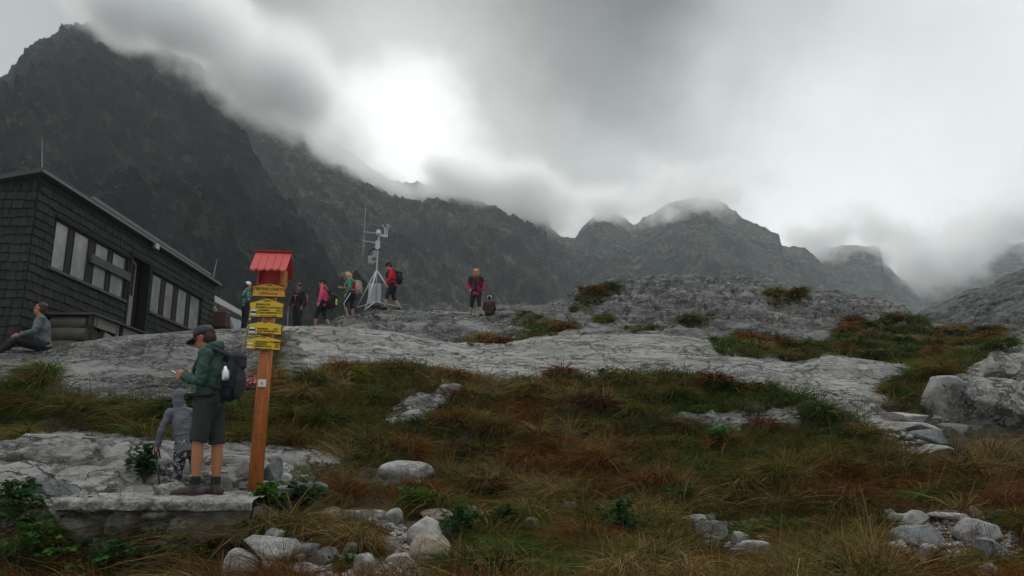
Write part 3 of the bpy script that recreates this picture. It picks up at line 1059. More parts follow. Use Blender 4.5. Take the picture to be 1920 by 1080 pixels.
wall_shingles(mb, Vector((HX, HY0, 0)), Vector((-1, 0, 0)), Vector((0, -1, 0)), 7, HBASE + 0.3, HTOP - 0.02, [], top=rooftop)
# corner board of shingles
hput(mb, 'shingle_cladding', M['shingle'])
# roof slab with edge strip
mb = MB()
o1, o2 = 0.28, 0.22
V = []
for yy in (HY0 - 0.18, HY1 + 0.15):
    for xx, zz in ((HX + 0.16, 0.0), (HX - 8, 0.0)):
        for dz in (0.0, 0.11):
            V.append((xx, yy, HTOP + 0.02 + SL * (HX - xx) * 1.0 + dz))
mb.add(V, [(0, 1, 3, 2), (4, 6, 7, 5), (0, 4, 5, 1), (2, 3, 7, 6), (1, 5, 7, 3), (0, 2, 6, 4)])
roof = hput(mb, 'roof', M['zincdull'])
mb = MB()
mb.box((HX + 0.163, HY0 - 0.18, HTOP + 0.03), (HX + 0.19, HY1 + 0.16, HTOP + 0.09))
hput(mb, 'eaves_strip', M['zinc'], roof)
mb = MB()
ypa, _ = wp(172, 372)
mb.box((HX + 0.02, ypa, HTOP + 0.15), (HX + 0.06, HY1 - 0.6, HTOP + 0.27))
k = ypa
while k < HY1 - 0.9:
    mb.box((HX - 0.04, k, HTOP + 0.08), (HX + 0.015, k + 0.05, HTOP + 0.25))
    k += 1.1
V = []
for yy in (ypa, HY1 - 0.6):
    for xx, zz in ((HX + 0.05, HTOP + 0.275), (HX - 1.6, HTOP + 0.275 + SL * 1.2)):
        for dz in (0, 0.035):
            V.append((xx, yy, zz + dz))
mb.add(V, [(0, 1, 3, 2), (4, 6, 7, 5), (0, 4, 5, 1), (2, 3, 7, 6), (1, 5, 7, 3), (0, 2, 6, 4)])
hput(mb, 'roof_panel', M['zinc'], roof)
# windows
for i, (ya, yb, _) in enumerate(wins):
    f = MB()
    x0, x1 = HX - 0.09, HX - 0.0
    zb, zt = zsill + 0.02, ztop - 0.02
    fw = 0.03
    f.box((x0, ya, zb), (x1, ya + fw, zt)).box((x0, yb - fw, zb), (x1, yb, zt)).box((x0, ya + fw, zb), (x1, yb - fw, zb + fw)).box((x0, ya + fw, zt - fw), (x1, yb - fw, zt))
    wf = hput(f, 'window', M['darkwood'])
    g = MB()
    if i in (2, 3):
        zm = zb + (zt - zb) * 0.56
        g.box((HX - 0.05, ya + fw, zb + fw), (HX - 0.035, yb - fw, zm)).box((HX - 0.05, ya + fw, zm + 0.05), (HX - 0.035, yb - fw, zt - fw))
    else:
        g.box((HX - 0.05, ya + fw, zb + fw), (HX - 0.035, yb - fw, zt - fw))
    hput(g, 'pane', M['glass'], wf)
for grp in (wins[:4], wins[4:]):
    for a, b_ in zip(grp[:-1], grp[1:]):
        hput(MB().box((HX - 0.2, a[1] + 0.004, zsill + 0.02), (HX - 0.012, b_[0] - 0.004, ztop - 0.02)), 'mullion', M['darkwood'])
for grp in (wins[:4], wins[4:]):
    s = MB().box((HX - 0.14, grp[0][0] - 0.1, zsill - 0.05), (HX + 0.075, grp[3][1] + 0.1, zsill + 0.012))
    hput(s, 'window_sill', M['greywood'])
    s = MB().box((HX - 0.1, grp[0][0] - 0.1, ztop - 0.012), (HX + 0.055, grp[3][1] + 0.1, ztop + 0.06))
    hput(s, 'window_head', M['tar'])
zr = zsill + (ztop - zsill) * 0.56
mb = MB().box((HX - 0.005, wins[2][0] - 0.22, zr - 0.10), (HX + 0.06, wins[3][1] + 0.2, zr + 0.12))
hput(mb, 'cross_plank', M['greywood'])
# doorway with the leaf standing ajar
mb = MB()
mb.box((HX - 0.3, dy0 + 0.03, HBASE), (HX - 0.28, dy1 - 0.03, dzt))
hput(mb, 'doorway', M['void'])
mb = MB()
for ya, yb in ((dy0 - 0.03, dy0 + 0.06), (dy1 - 0.08, dy1 + 0.02)):
    mb.box((HX - 0.2, ya, HBASE + 0.4), (HX + 0.052, yb, dzt + 0.0))
mb.box((HX - 0.2, dy0 - 0.05, dzt - 0.05), (HX + 0.056, dy1 + 0.03, dzt + 0.06))
hput(mb, 'door_frame', M['tar'])
lw, th = (dy1 - dy0) * 0.62, math.radians(-14)
Rm = Matrix.Translation((HX - 0.04, dy0 + 0.07, 0)) @ Matrix.Rotation(-th, 4, 'Z')
zd0 = HBASE + 0.55
mb = MB()
for k in range(4):
    mb.box((-0.02, lw * k / 4 + 0.004, zd0), (0.02, lw * (k + 1) / 4 - 0.004, zd0 + (dzt - zd0) * 0.68), Rm)
mb.box((-0.02, 0, zd0 + (dzt - zd0) * 0.685), (0.02, 0.09, dzt - 0.07), Rm).box((-0.02, lw - 0.09, zd0 + (dzt - zd0) * 0.685), (0.02, lw, dzt - 0.07), Rm)
mb.box((-0.02, 0.09, dzt - 0.16), (0.02, lw - 0.09, dzt - 0.07), Rm)
door = hput(mb, 'door', M['palewood'])
mb = MB().box((-0.006, 0.09, zd0 + (dzt - zd0) * 0.69), (0.006, lw - 0.09, dzt - 0.165), Rm)
hput(mb, 'pane', M['void'], door)
mb = MB().box((0.022, lw - 0.12, zd0 + 0.75), (0.05, lw - 0.06, zd0 + 0.95), Rm)
hput(mb, 'handle', M['blackmetal'], door)
# flood light and its bracket
ya, za = wp(283, 463)
mb = MB().box((HX + 0.03, ya - 0.03, za), (HX + 0.16, ya + 0.03, za + 0.03)).box((HX + 0.12, ya - 0.13, za - 0.07), (HX + 0.2, ya + 0.13, za + 0.1))
fl_ = hput(mb, 'floodlight', M['greypaint'], bevel=0.006)
mb = MB().box((HX + 0.2, ya - 0.11, za - 0.05), (HX + 0.206, ya + 0.11, za + 0.08))
hput(mb, 'lens', M['whitepaint'], fl_)
# two whip aerials on the roof
p0, p1 = at(79, 326, 17.2), at(79, 258, 17.2)
hput(MB().tube([p0, p1], [0.012, 0.005], 8), 'aerial', M['greypaint'])
p0, p1 = at(400, 520, 27.5), at(407, 486, 27.5)
hput(MB().tube([p0, p1], [0.022, 0.012], 8), 'aerial', M['greypaint'])

# ---- covered log stack against the long wall
st = empty('log_stack', (HX + 0.6, 18.6, 2.6), label='low stack of old logs under a plank lid beside the hut wall', cat='log stack')


def sput(mb, name, mat, **kw):
    for i, v in enumerate(mb.v):
        mb.v[i] = v - np.array([HX + 0.6, 18.6, 2.6])
    return mb.build(name, mat, st, **kw)


sy0, sy1, sx1 = 17.9, 20.9, HX + 1.02
zt_ = 3.52
for i, (yy, zz, r, xa, xb) in enumerate(((18.05, 2.72, 0.20, HX + .08, HX + .84), (18.1, 3.08, 0.17, HX + .08, HX + .92), (18.08, 3.34, 0.14, HX + .08, HX + .9), (18.5, 2.75, 0.2, HX + .08, HX + .84),
                                         (18.5, 3.12, 0.18, HX + .08, HX + .86), (18.9, 2.8, 0.2, HX + .08, HX + .82), (18.9, 3.2, 0.19, HX + .08, HX + .84), (19.6, 2.9, 0.24, HX + .08, HX + .82))):
    sput(MB().tube([(xa, yy, zz), ((xa + xb) / 2, yy + .02, zz + 0.015), (xb, yy, zz)], [r, r * 1.05, r * 0.92], 14), 'log', M['logwood'], smooth=False)
mbb = MB().box((HX + 0.06, sy0, zt_), (sx1 + 0.1, sy1, zt_ + 0.035)).box((HX + 0.06, sy0 + 0.3, zt_ + 0.05), (sx1 - 0.2, sy1 - 0.4, zt_ + 0.07))
sput(mbb, 'lid', M['greywood'])
mbb = MB()
for ya, yb, za, zb in ((18.0, 18.25, 3.3, 3.55), (18.3, 19.2, 3.28, 3.52), (19.25, 19.45, 3.1, 3.56), (19.5, 20.6, 3.2, 3.5), (20.62, 20.85, 3.36, 3.58)):
    mbb.box((sx1 - 0.06, ya, za), (sx1 - 0.02, yb, zb))
mbb.bar((sx1 + 0.02, 18.6, 3.12), (sx1 + 0.1, 20.9, 2.75), 0.04, 0.2)
sput(mbb, 'board', M['palewood'])
for ya in (17.95, 19.35, 20.8):
    sput(MB().box((sx1 - 0.02, ya, 2.35), (sx1 + 0.05, ya + 0.08, zt_)), 'post', M['darkwood'])

# ---- lean-to with a slatted side beyond the far end of the hut
lean = empty('lean_to', at(430, 612, 29.5), label='low lean-to with ribbed pale side and dark opening behind the hut', cat='shed')


def lput(mb, name, mat, **kw):
    lo = lean.location
    for i, v in enumerate(mb.v):
        mb.v[i] = v - np.array(lo)
    return mb.build(name, mat, lean, **kw)


L = lambda px, py, Y: at(px, py, Y)
mbb = MB()
a, b_, c_, d_ = L(396, 566, 29), L(470, 605, 33), L(470, 596, 33.6), L(400, 556, 29.8)
up = Vector((0, 0, 0.08))
mbb.add([tuple(q_) for q_ in (a, b_, c_, d_, a + up, b_ + up, c_ + up, d_ + up)], [(3, 2, 1, 0), (4, 5, 6, 7), (0, 1, 5, 4), (1, 2, 6, 5), (2, 3, 7, 6), (3, 0, 4, 7)])
lput(mbb, 'roof', M['zincdull'])
mbb = MB()
for k in range(5):
    f0 = k / 5
    pa, pb = L(430 + 36 * f0, 593 + 14 * f0, 30 + 2.4 * f0), L(437 + 33 * f0, 625, 30 + 2.4 * f0)
    pc, pd = L(430 + 36 * (f0 + 0.15), 593 + 14 * (f0 + 0.15), 30 + 2.4 * (f0 + 0.15)), L(437 + 33 * (f0 + 0.15), 625, 30 + 2.4 * (f0 + 0.15))
    bk = Vector((0, 0.08, 0))
    mbb.add([tuple(q_) for q_ in (pa, pc, pd, pb, pa + bk, pc + bk, pd + bk, pb + bk)], [(0, 1, 2, 3), (7, 6, 5, 4), (0, 4, 5, 1), (1, 5, 6, 2), (2, 6, 7, 3), (3, 7, 4, 0)])
lput(mbb, 'slatted_side', M['greypaint'])
for a_, b_ in (((401, 574, 29), (420, 625, 29)), ((409, 586, 29.2), (430, 596, 29.9)), ((429, 594, 29.9), (440, 625, 29.9))):
    lput(MB().bar(L(*a_), L(*b_), 0.09, 0.1), 'brace', M['palewood'])
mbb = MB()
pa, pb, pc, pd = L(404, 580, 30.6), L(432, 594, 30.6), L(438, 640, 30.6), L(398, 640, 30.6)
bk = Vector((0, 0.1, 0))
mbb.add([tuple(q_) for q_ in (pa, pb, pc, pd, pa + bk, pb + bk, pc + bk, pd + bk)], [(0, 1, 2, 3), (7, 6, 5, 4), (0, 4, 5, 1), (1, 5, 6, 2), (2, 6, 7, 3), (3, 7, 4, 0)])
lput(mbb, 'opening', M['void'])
mbb = MB().box((0, 0, 0), (0.5, 0.5, 0.6)).build('brown_box', simple_mat('rusty_brown_cover', (0.07, 0.035, 0.025), 0.8), bevel=0.03, loc=L(396, 613, 28.6))
tag(mbb, 'rusty brown box standing between the hut corner and the lean-to', 'box')

# ------------------------------------------------------------------ signpost
PX, PY_ = at(479, 900, 8.8).x, 8.8
pz = drop(PX, PY_) - 0.12
PZT = at(512, 508, 8.8).z
sp = empty('signpost', (PX, PY_, pz), math.radians(6), label='orange wooden signpost with a little red board roof and four yellow arrow signs', cat='signpost')
m, t, b = new_mat('orange_stained_wood')
tcn = t.node('ShaderNodeTexCoord')
g1 = t.noise(t.mapping(tcn.outputs['Object'], (22, 22, 1.6)), 1.0, 5, 0.65)
c = t.mix(t.smooth(g1, 0.35, 0.68), (0.34, 0.085, 0.013), (0.50, 0.16, 0.026))
c = t.mix(t.smooth(t.noise(tcn.outputs['Object'], 5, 4, 0.6), 0.55, 0.72, 0, 0.8), c, (0.15, 0.04, 0.012))
ck = t.noise(t.mapping(tcn.outputs['Object'], (34, 34, 0.9)), 1.0, 3, 0.5)
c = t.mix(t.smooth(t.math('ABSOLUTE', t.math('SUBTRACT', ck, 0.56)), 0.0, 0.012, 0.9, 0), c, (0.04, 0.012, 0.005))
t.link(c, b.inputs['Base Color'])
b.inputs['Roughness'].default_value = 0.55
t.link(t.bump(g1, 0.4, 0.004), b.inputs['Normal'])
M['orange'] = m
M['red'] = simple_mat('red_painted_board', (0.42, 0.05, 0.045), 0.6, var=0.22, vscale=9, bump=0.3)
M['yellow'] = simple_mat('yellow_sign_enamel', (0.60, 0.40, 0.022), 0.45, var=0.1, vscale=6)
M['amber'] = simple_mat('amber_sign_enamel', (0.60, 0.32, 0.03), 0.45, var=0.1, vscale=6)
M['redbrown'] = simple_mat('red_brown_sign_edge', (0.12, 0.025, 0.012), 0.6)
M['ink'] = simple_mat('sign_ink', (0.03, 0.02, 0.012), 0.6)
M['white'] = simple_mat('white_paint', (0.7, 0.7, 0.68), 0.5, var=0.06)
M['green_ink'] = simple_mat('trail_green_paint', (0.01, 0.07, 0.035), 0.5)
H = PZT - pz


def sz(py):
    return at(500, py, 8.68).z - pz


mb = MB().tube([(0, 0, 0), (0, 0, H * 0.5), (0, 0, sz(535))], [0.078, 0.074, 0.068], 14)
mb.build('pole', M['orange'], sp, smooth=True)


def sign(ptop, pbot, w_, mat, dx, lines, mark=None, mk=None, arrow=None, lead=None):
    """one arrow-ended board: pointed top, notched sides"""
    zb, zt = sz(pbot), sz(ptop)
    h = zt - zb
    hw = w_ / 2
    prof = [(-hw, 0), (hw, 0), (hw * 0.955, h * 0.52), (hw * 1.0, h * 0.62), (hw * 1.0, h * 0.74), (hw * 0.1, h), (-hw * 0.1, h), (-hw * 1.0, h * 0.74), (-hw * 1.0, h * 0.62), (-hw * 0.955, h * 0.52)]

    def plate(s, y0, y1, name, mt, par):
        cx, cz = 0, h * 0.45
        P = [((x - cx) * s[0] + cx, (z - cz) * s[1] + cz) for x, z in prof]
        n = len(P)
        V = [(x, y0, z) for x, z in P] + [(x, y1, z) for x, z in P]
        mbb = MB().add(V, [tuple(range(n)), tuple(range(2 * n - 1, n - 1, -1))] + [(i, i + n, (i + 1) % n + n, (i + 1) % n) for i in range(n)])
        o = mbb.build(name, mt, par)
        return o
    ob = plate((1, 1), -0.022, 0.0, 'sign_board', M['redbrown'], sp)
    ob.location = (dx, -0.082, zb)
    plate((0.945, 0.90), -0.026, -0.0225, 'face', mat, ob)
    for txt, x, z, size, al in lines:
        cu = bpy.data.curves.new('lettering', 'FONT')
        cu.body = txt
        cu.size = size
        cu.align_x = al
        cu.offset = 0.0012
        to = bpy.data.objects.new('lettering', cu)
        dg = None
        COL.objects.link(to)
        dg = bpy.context.evaluated_depsgraph_get()
        me = bpy.data.meshes.new_from_object(to.evaluated_get(dg))
        bpy.data.objects.remove(to)
        me.materials.clear()
        me.materials.append(M['ink'])
        o = bpy.data.objects.new('lettering', me)
        COL.objects.link(o)
        o.parent = ob
        o.rotation_euler = (math.pi / 2, 0, 0)
        o.location = (x * hw, -0.0285, z * h)
    if mark:
        x0, z0, s = -0.86 * hw, 0.12 * h, mk
        mbb = MB().box((x0 - 0.004, -0.0275, z0 - 0.004), (x0 + s + 0.004, -0.0265, z0 + s + 0.004))
        mbb.build('trail_mark', M['ink'], ob)
        mbb = MB().box((x0, -0.0295, z0), (x0 + s, -0.028, z0 + s))
        wh = mbb.build('trail_mark', M['white'], ob)
        mbb = MB().box((x0, -0.0315, z0 + s * 0.3), (x0 + s, -0.030, z0 + s * 0.7))
        mbb.build('stripe', M['green_ink'] if mark == 'green' else M['amber'], wh)
    if arrow:
        x0, x1, z0, side = arrow
        zz = z0 * h
        mbb = MB().box((x0 * hw, -0.0285, zz - 0.003), (x1 * hw, -0.0268, zz + 0.003))
        xa = (x0 if side < 0 else x1 - 0.24) * hw
        mbb.box((xa, -0.0290, zz - 0.006), (xa + 0.24 * hw, -0.0270, zz + 0.006))
        mbb.build('arrow', M['ink'], ob)
    return ob


W1 = 0.372
sign(530, 556, W1, M['amber'], 0.0, [('TÉRYHO CHATA', 0, 0.46, 0.045, 'CENTER'), ('2 015 m n. m.', 0, 0.17, 0.036, 'CENTER'), ('TANAP', 0, 0.80, 0.018, 'CENTER')])
sign(558, 595, W1 * 1.03, M['yellow'], -0.012, [('TANAP', 0, 0.81, 0.026, 'CENTER'), ('SEDIELKO PO', -0.62, 0.62, 0.026, 'LEFT'), ('ZBOJNÍCKA CHATA', -0.62, 0.47, 0.026, 'LEFT'), ('3.00 h', 0.88, 0.47, 0.026, 'RIGHT'),
                                               ('JAVORINA', -0.44, 0.33, 0.026, 'LEFT'), ('5.00 h', 0.88, 0.33, 0.026, 'RIGHT'), ('START SMREČINY', -0.44, 0.2, 0.025, 'LEFT'), ('2.15 h', 0.88, 0.2, 0.026, 'RIGHT')],
     'green', 0.062, (-0.35, 0.62, 0.09, 1))
sign(601, 627, W1 * 1.03, M['yellow'], -0.012, [('TANAP', 0, 0.85, 0.016, 'CENTER'), ('HREBIENOK', -0.42, 0.37, 0.022, 'LEFT'), ('1.50 h', 0.76, 0.37, 0.022, 'RIGHT'), ('STARÝ SMOKOVEC', -0.42, 0.2, 0.022, 'LEFT'), ('2.30 h', 0.76, 0.2, 0.022, 'RIGHT')],
     'green', 0.062, (-0.42, 0.52, 0.10, -1))
sign(629, 656, W1 * 1.06, M['yellow'], -0.016, [('TANAP', 0, 0.85, 0.016, 'CENTER'), ('PRIEČNE SEDLO - ZBOJNÍCKA', -0.44, 0.52, 0.02, 'LEFT'), ('2.15 h', 0.9, 0.5, 0.022, 'RIGHT'), ('MALÉ SEDLO', -0.44, 0.37, 0.022, 'LEFT'), ('1.30 h', 0.9, 0.35, 0.022, 'RIGHT'),
                                               ('SEDIELKO CHATA', -0.44, 0.22, 0.022, 'LEFT'), ('2.45 h', 0.9, 0.2, 0.022, 'RIGHT')],
     'yellow', 0.062, (-0.44, 0.5, 0.09, -1))
sp.rotation_euler.y = math.radians(0.6)
# little square way-mark on the pole
zq = sz(718)
mb = MB().box((-0.042, -0.092, zq - 0.04), (0.042, -0.076, zq + 0.04))
pl = mb.build('way_mark', M['white'], sp, bevel=0.003)
mb = MB().box((-0.012, -0.0955, zq - 0.012), (0.012, -0.0925, zq + 0.012))
mb.build('way_mark_centre', M['amber'], pl)
# the roofed head: box and two board slopes
zc = sz(532)
mb = MB()
mb.box((-0.15, 0.02, zc), (0.15, 0.035, zc + 0.2)).box((-0.15, -0.06, zc), (-0.135, 0.128, zc + 0.2)).box((-0.133, -0.06, zc + 0.0), (0.133, 0.128, zc + 0.014))
hd = mb.build('head_box', M['red'], sp)
mb = MB().box((0.10, -0.062, zc), (0.15, 0.128, zc + 0.2))
mb.build('head_cheek', M['orange'], sp)
zrg = sz(470)
mb = MB()
rw, nb = 0.40, 5
for k in range(nb):
    x0, x1 = -rw / 2 + rw * k / nb + 0.002, -rw / 2 + rw * (k + 1) / nb - 0.002
    xm = (x0 + x1) / 2
    e0, e1 = (-0.26, zrg - 0.255), (-0.0, zrg - 0.0)
    dz = random.uniform(-0.006, 0.006)
    tip = (e0[0] - 0.02, e0[1] - 0.022)
    V = []
    for th_ in (0.0, 0.016):
        V += [(x0, e1[0], e1[1] + th_), (x0, e0[0], e0[1] + th_ + dz), (xm, tip[0], tip[1] + th_ + dz), (x1, e0[0], e0[1] + th_ + dz), (x1, e1[0], e1[1] + th_)]
    mb.add(V, [(4, 3, 2, 1, 0), (5, 6, 7, 8, 9), (0, 1, 6, 5), (1, 2, 7, 6), (2, 3, 8, 7), (3, 4, 9, 8), (4, 0, 5, 9)])
mb.build('roof_slope', M['red'], sp)
mb = MB()
V = []
for th_ in (0.0, 0.016):
    V += [(-rw / 2, 0.002, zrg - 0.002 + th_), (rw / 2, 0.002, zrg - 0.002 + th_), (rw / 2, 0.25, zrg - 0.25 + th_), (-rw / 2, 0.25, zrg - 0.25 + th_)]
mb.add(V, [(0, 1, 2, 3), (7, 6, 5, 4), (0, 4, 5, 1), (1, 5, 6, 2), (2, 6, 7, 3), (3, 7, 4, 0)])
mb.build('roof_slope', M['red'], sp)
mb = MB().bar((-rw / 2 - 0.004, 0, zrg + 0.022), (rw / 2 + 0.004, 0, zrg + 0.022), 0.05, 0.018)
mb.build('ridge_board', simple_mat('dark_red_board', (0.2, 0.02, 0.02), 0.6), sp)

# ------------------------------------------------------------------ weather station on the ridge
WY = 27.2
wb = at(707, 578, WY)
ws = empty('weather_station', wb, label='white steel weather station mast on a tripod standing on the ridge', cat='weather station')


def wput(mb, name, mat, parent=ws, **kw):
    for i, v in enumerate(mb.v):
        mb.v[i] = v - np.array(wb)
    return mb.build(name, mat, parent, **kw)


Q = lambda px, py, dy=0.0: at(px, py, WY + dy)
mast_b, mast_t = Q(702, 574), Q(711, 436)
wput(MB().tube([Q(705, 572), Q(706, 512), Q(708, 470), mast_t], [0.024, 0.024, 0.03, 0.026], 10), 'mast', M['whitepaint'], smooth=True)
for a, b_ in ((Q(706, 508, -0.05), Q(684, 583, -0.8)), (Q(707, 508), Q(754, 579, -0.1)), (Q(705, 508, 0.05), Q(668, 578, 0.4))):
    wput(MB().tube([a, b_], [0.024, 0.024], 10), 'leg', M['whitepaint'], smooth=True)
br = MB()
for a, b_ in ((Q(685, 580, -0.75), Q(704, 566)), (Q(704, 566), Q(750, 575, -0.1)), (Q(672, 576, 0.35), Q(704, 566))):
    br.tube([a, b_], 0.02, 8)
wput(br, 'brace', M['whitepaint'])
cb = Q(702, 550, 0.35)
wput(MB().box((cb.x - 0.22, cb.y, cb.z - 0.36), (cb.x + 0.2, cb.y + 0.22, cb.z + 0.36)), 'cabinet', M['whitepaint'], bevel=0.02)
bb_ = Q(702, 572, 0.25)
wput(MB().box((bb_.x - 0.26, bb_.y, bb_.z - 0.08), (bb_.x + 0.2, bb_.y + 0.2, bb_.z + 0.02)), 'battery_tray', M['blackmetal'], bevel=0.01)
wput(MB().tube([Q(680, 480, 0.1), Q(683, 440, 0.1), Q(686, 380, 0.1)], [0.016, 0.02, 0.014], 8), 'aerial', M['greypaint'])
wput(MB().tube([Q(681, 435, 0.1), Q(708, 438)], 0.022, 8).tube([Q(680, 452, 0.1), Q(706, 456)], 0.022, 8), 'boom', M['greypaint'])
an = MB().tube([Q(709, 441), Q(725, 444)], 0.045, 8).tube([Q(722, 446), Q(722, 428)], 0.028, 8).tube([Q(726, 445), Q(726, 430)], 0.022, 8)
for a, b_ in (((722, 429), (718, 424)), ((722, 429), (727, 423)), ((726, 431), (730, 425))):
    an.tube([Q(*a), Q(*b_)], 0.014, 6)
for c_ in ((718, 423), (727, 422), (731, 424)):
    an.ell(Q(*c_), (0.035, 0.035, 0.035), seg=8, rings=6)
wput(an, 'wind_gauge', M['whitepaint'])
wput(MB().tube([Q(710, 441), Q(709.5, 434)], [0.10, 0.08], 12).ell(Q(709.5, 433), (0.08, 0.08, 0.05)), 'sensor_head', M['whitepaint'], smooth=True)
wput(MB().tube([Q(708, 468), Q(708.5, 452)], [0.085, 0.085], 12), 'sensor_housing', M['whitepaint'])
wput(MB().tube([Q(702, 484), Q(703.5, 470)], [0.08, 0.08], 12), 'sensor_housing', M['greypaint'])
wput(MB().tube([Q(699, 466), Q(714, 467)], 0.05, 8).tube([Q(708, 464), Q(708.6, 458)], 0.05, 8), 'clamp', M['blackmetal'])
wput(MB().tube([Q(702, 466), Q(693, 470), Q(691, 478), Q(695, 486)], 0.014, 6), 'cable', M['blackmetal'])
sh_ = MB()
for k in range(6):
    c_ = Q(694.5, 494 - 2.4 * k)
    sh_.tube([c_, c_ + Vector((0, 0, 0.026))], [0.10, 0.085], 12)
wput(sh_, 'radiation_shield', M['whitepaint'])
wput(MB().tube([Q(696, 496), Q(706, 488)], 0.02, 8), 'bracket', M['whitepaint'])

# ------------------------------------------------------------------ people
SKIN = simple_mat('skin', (0.42, 0.20, 0.13), 0.55, var=0.08, vscale=20)
SKIN_T = simple_mat('tanned_skin', (0.34, 0.14, 0.075), 0.55, var=0.1, vscale=20)
M['eye'] = simple_mat('dark_eye', (0.012, 0.01, 0.01), 0.3)


def cloth(name, col, var=0.14, rough=0.85):
    return simple_mat(name, col, rough, var=var, vscale=7, bump=0.35, bscale=180, bdist=0.002)


def A(*v):
    return np.array(v, float)


STAND = dict(pelvis=A(0, 0, .95), chest=A(0, 0, 1.28), neck=A(-.01, 0, 1.47), head=A(.03, 0, 1.63),
             shL=A(0, .185, 1.42), shR=A(0, -.185, 1.42), elL=A(-.03, .25, 1.14), elR=A(-.03, -.25, 1.14),
             wrL=A(.06, .26, .90), wrR=A(.06, -.26, .90), hipL=A(0, .095, .92), hipR=A(0, -.095, .92),
             knL=A(.02, .10, .50), knR=A(.02, -.10, .50), anL=A(-.03, .10, .09), anR=A(-.03, -.10, .09),
             toL=A(.14, .12, .03), toR=A(.14, -.12, .03), look=A(1, 0, -0.05))


def hand(mb, wr, el, side, curl=0.5, thumb_dir=None, r=1.0):
    """palm, four bent fingers of unequal length and a thumb from the side of the palm"""
    d = wr - el
    d /= np.linalg.norm(d)
    up = A(0, 0, 1.0) if thumb_dir is None else thumb_dir
    up = up - d * d.dot(up)
    up /= np.linalg.norm(up) + 1e-6
    pn_ = np.cross(d, up) * side      # palm faces this way
    pc = wr + d * 0.05
    for k, (o, ln) in enumerate(((0.032, .075), (0.011, .085), (-0.011, .078), (-0.031, .06))):
        b0 = pc + up * o + d * 0.035
        mb.tube([wr + up * o * 0.5, pc + up * o, b0], [.017 * r, .017 * r, .013 * r], 8, caps=(True, True))
        c1 = b0 + d * ln * 0.45 + pn_ * ln * 0.12 * curl
        c2 = c1 + (d * (1 - curl) + pn_ * curl) * ln * 0.35
        c3 = c2 + (d * (0.6 - curl) + pn_ * (0.4 + curl)) * ln * 0.3
        mb.tube([b0, c1, c2, c3], [.0105 * r, .0095 * r, .009 * r, .0075 * r], 8, caps=(True, True))
    t0 = wr + d * 0.02 + up * 0.028
    t1 = t0 + d * 0.032 + up * 0.022 + pn_ * 0.012
    t2 = t1 + d * 0.03 + up * 0.004 + pn_ * 0.012
    mb.tube([t0, t1, t2], [.014 * r, .0115 * r, .009 * r], 8, caps=(True, True))


def frame(look):
    f = look / np.linalg.norm(look)
    s = np.cross(A(0, 0, 1), f)
    s /= np.linalg.norm(s)
    u = np.cross(f, s)
    return f, s, u


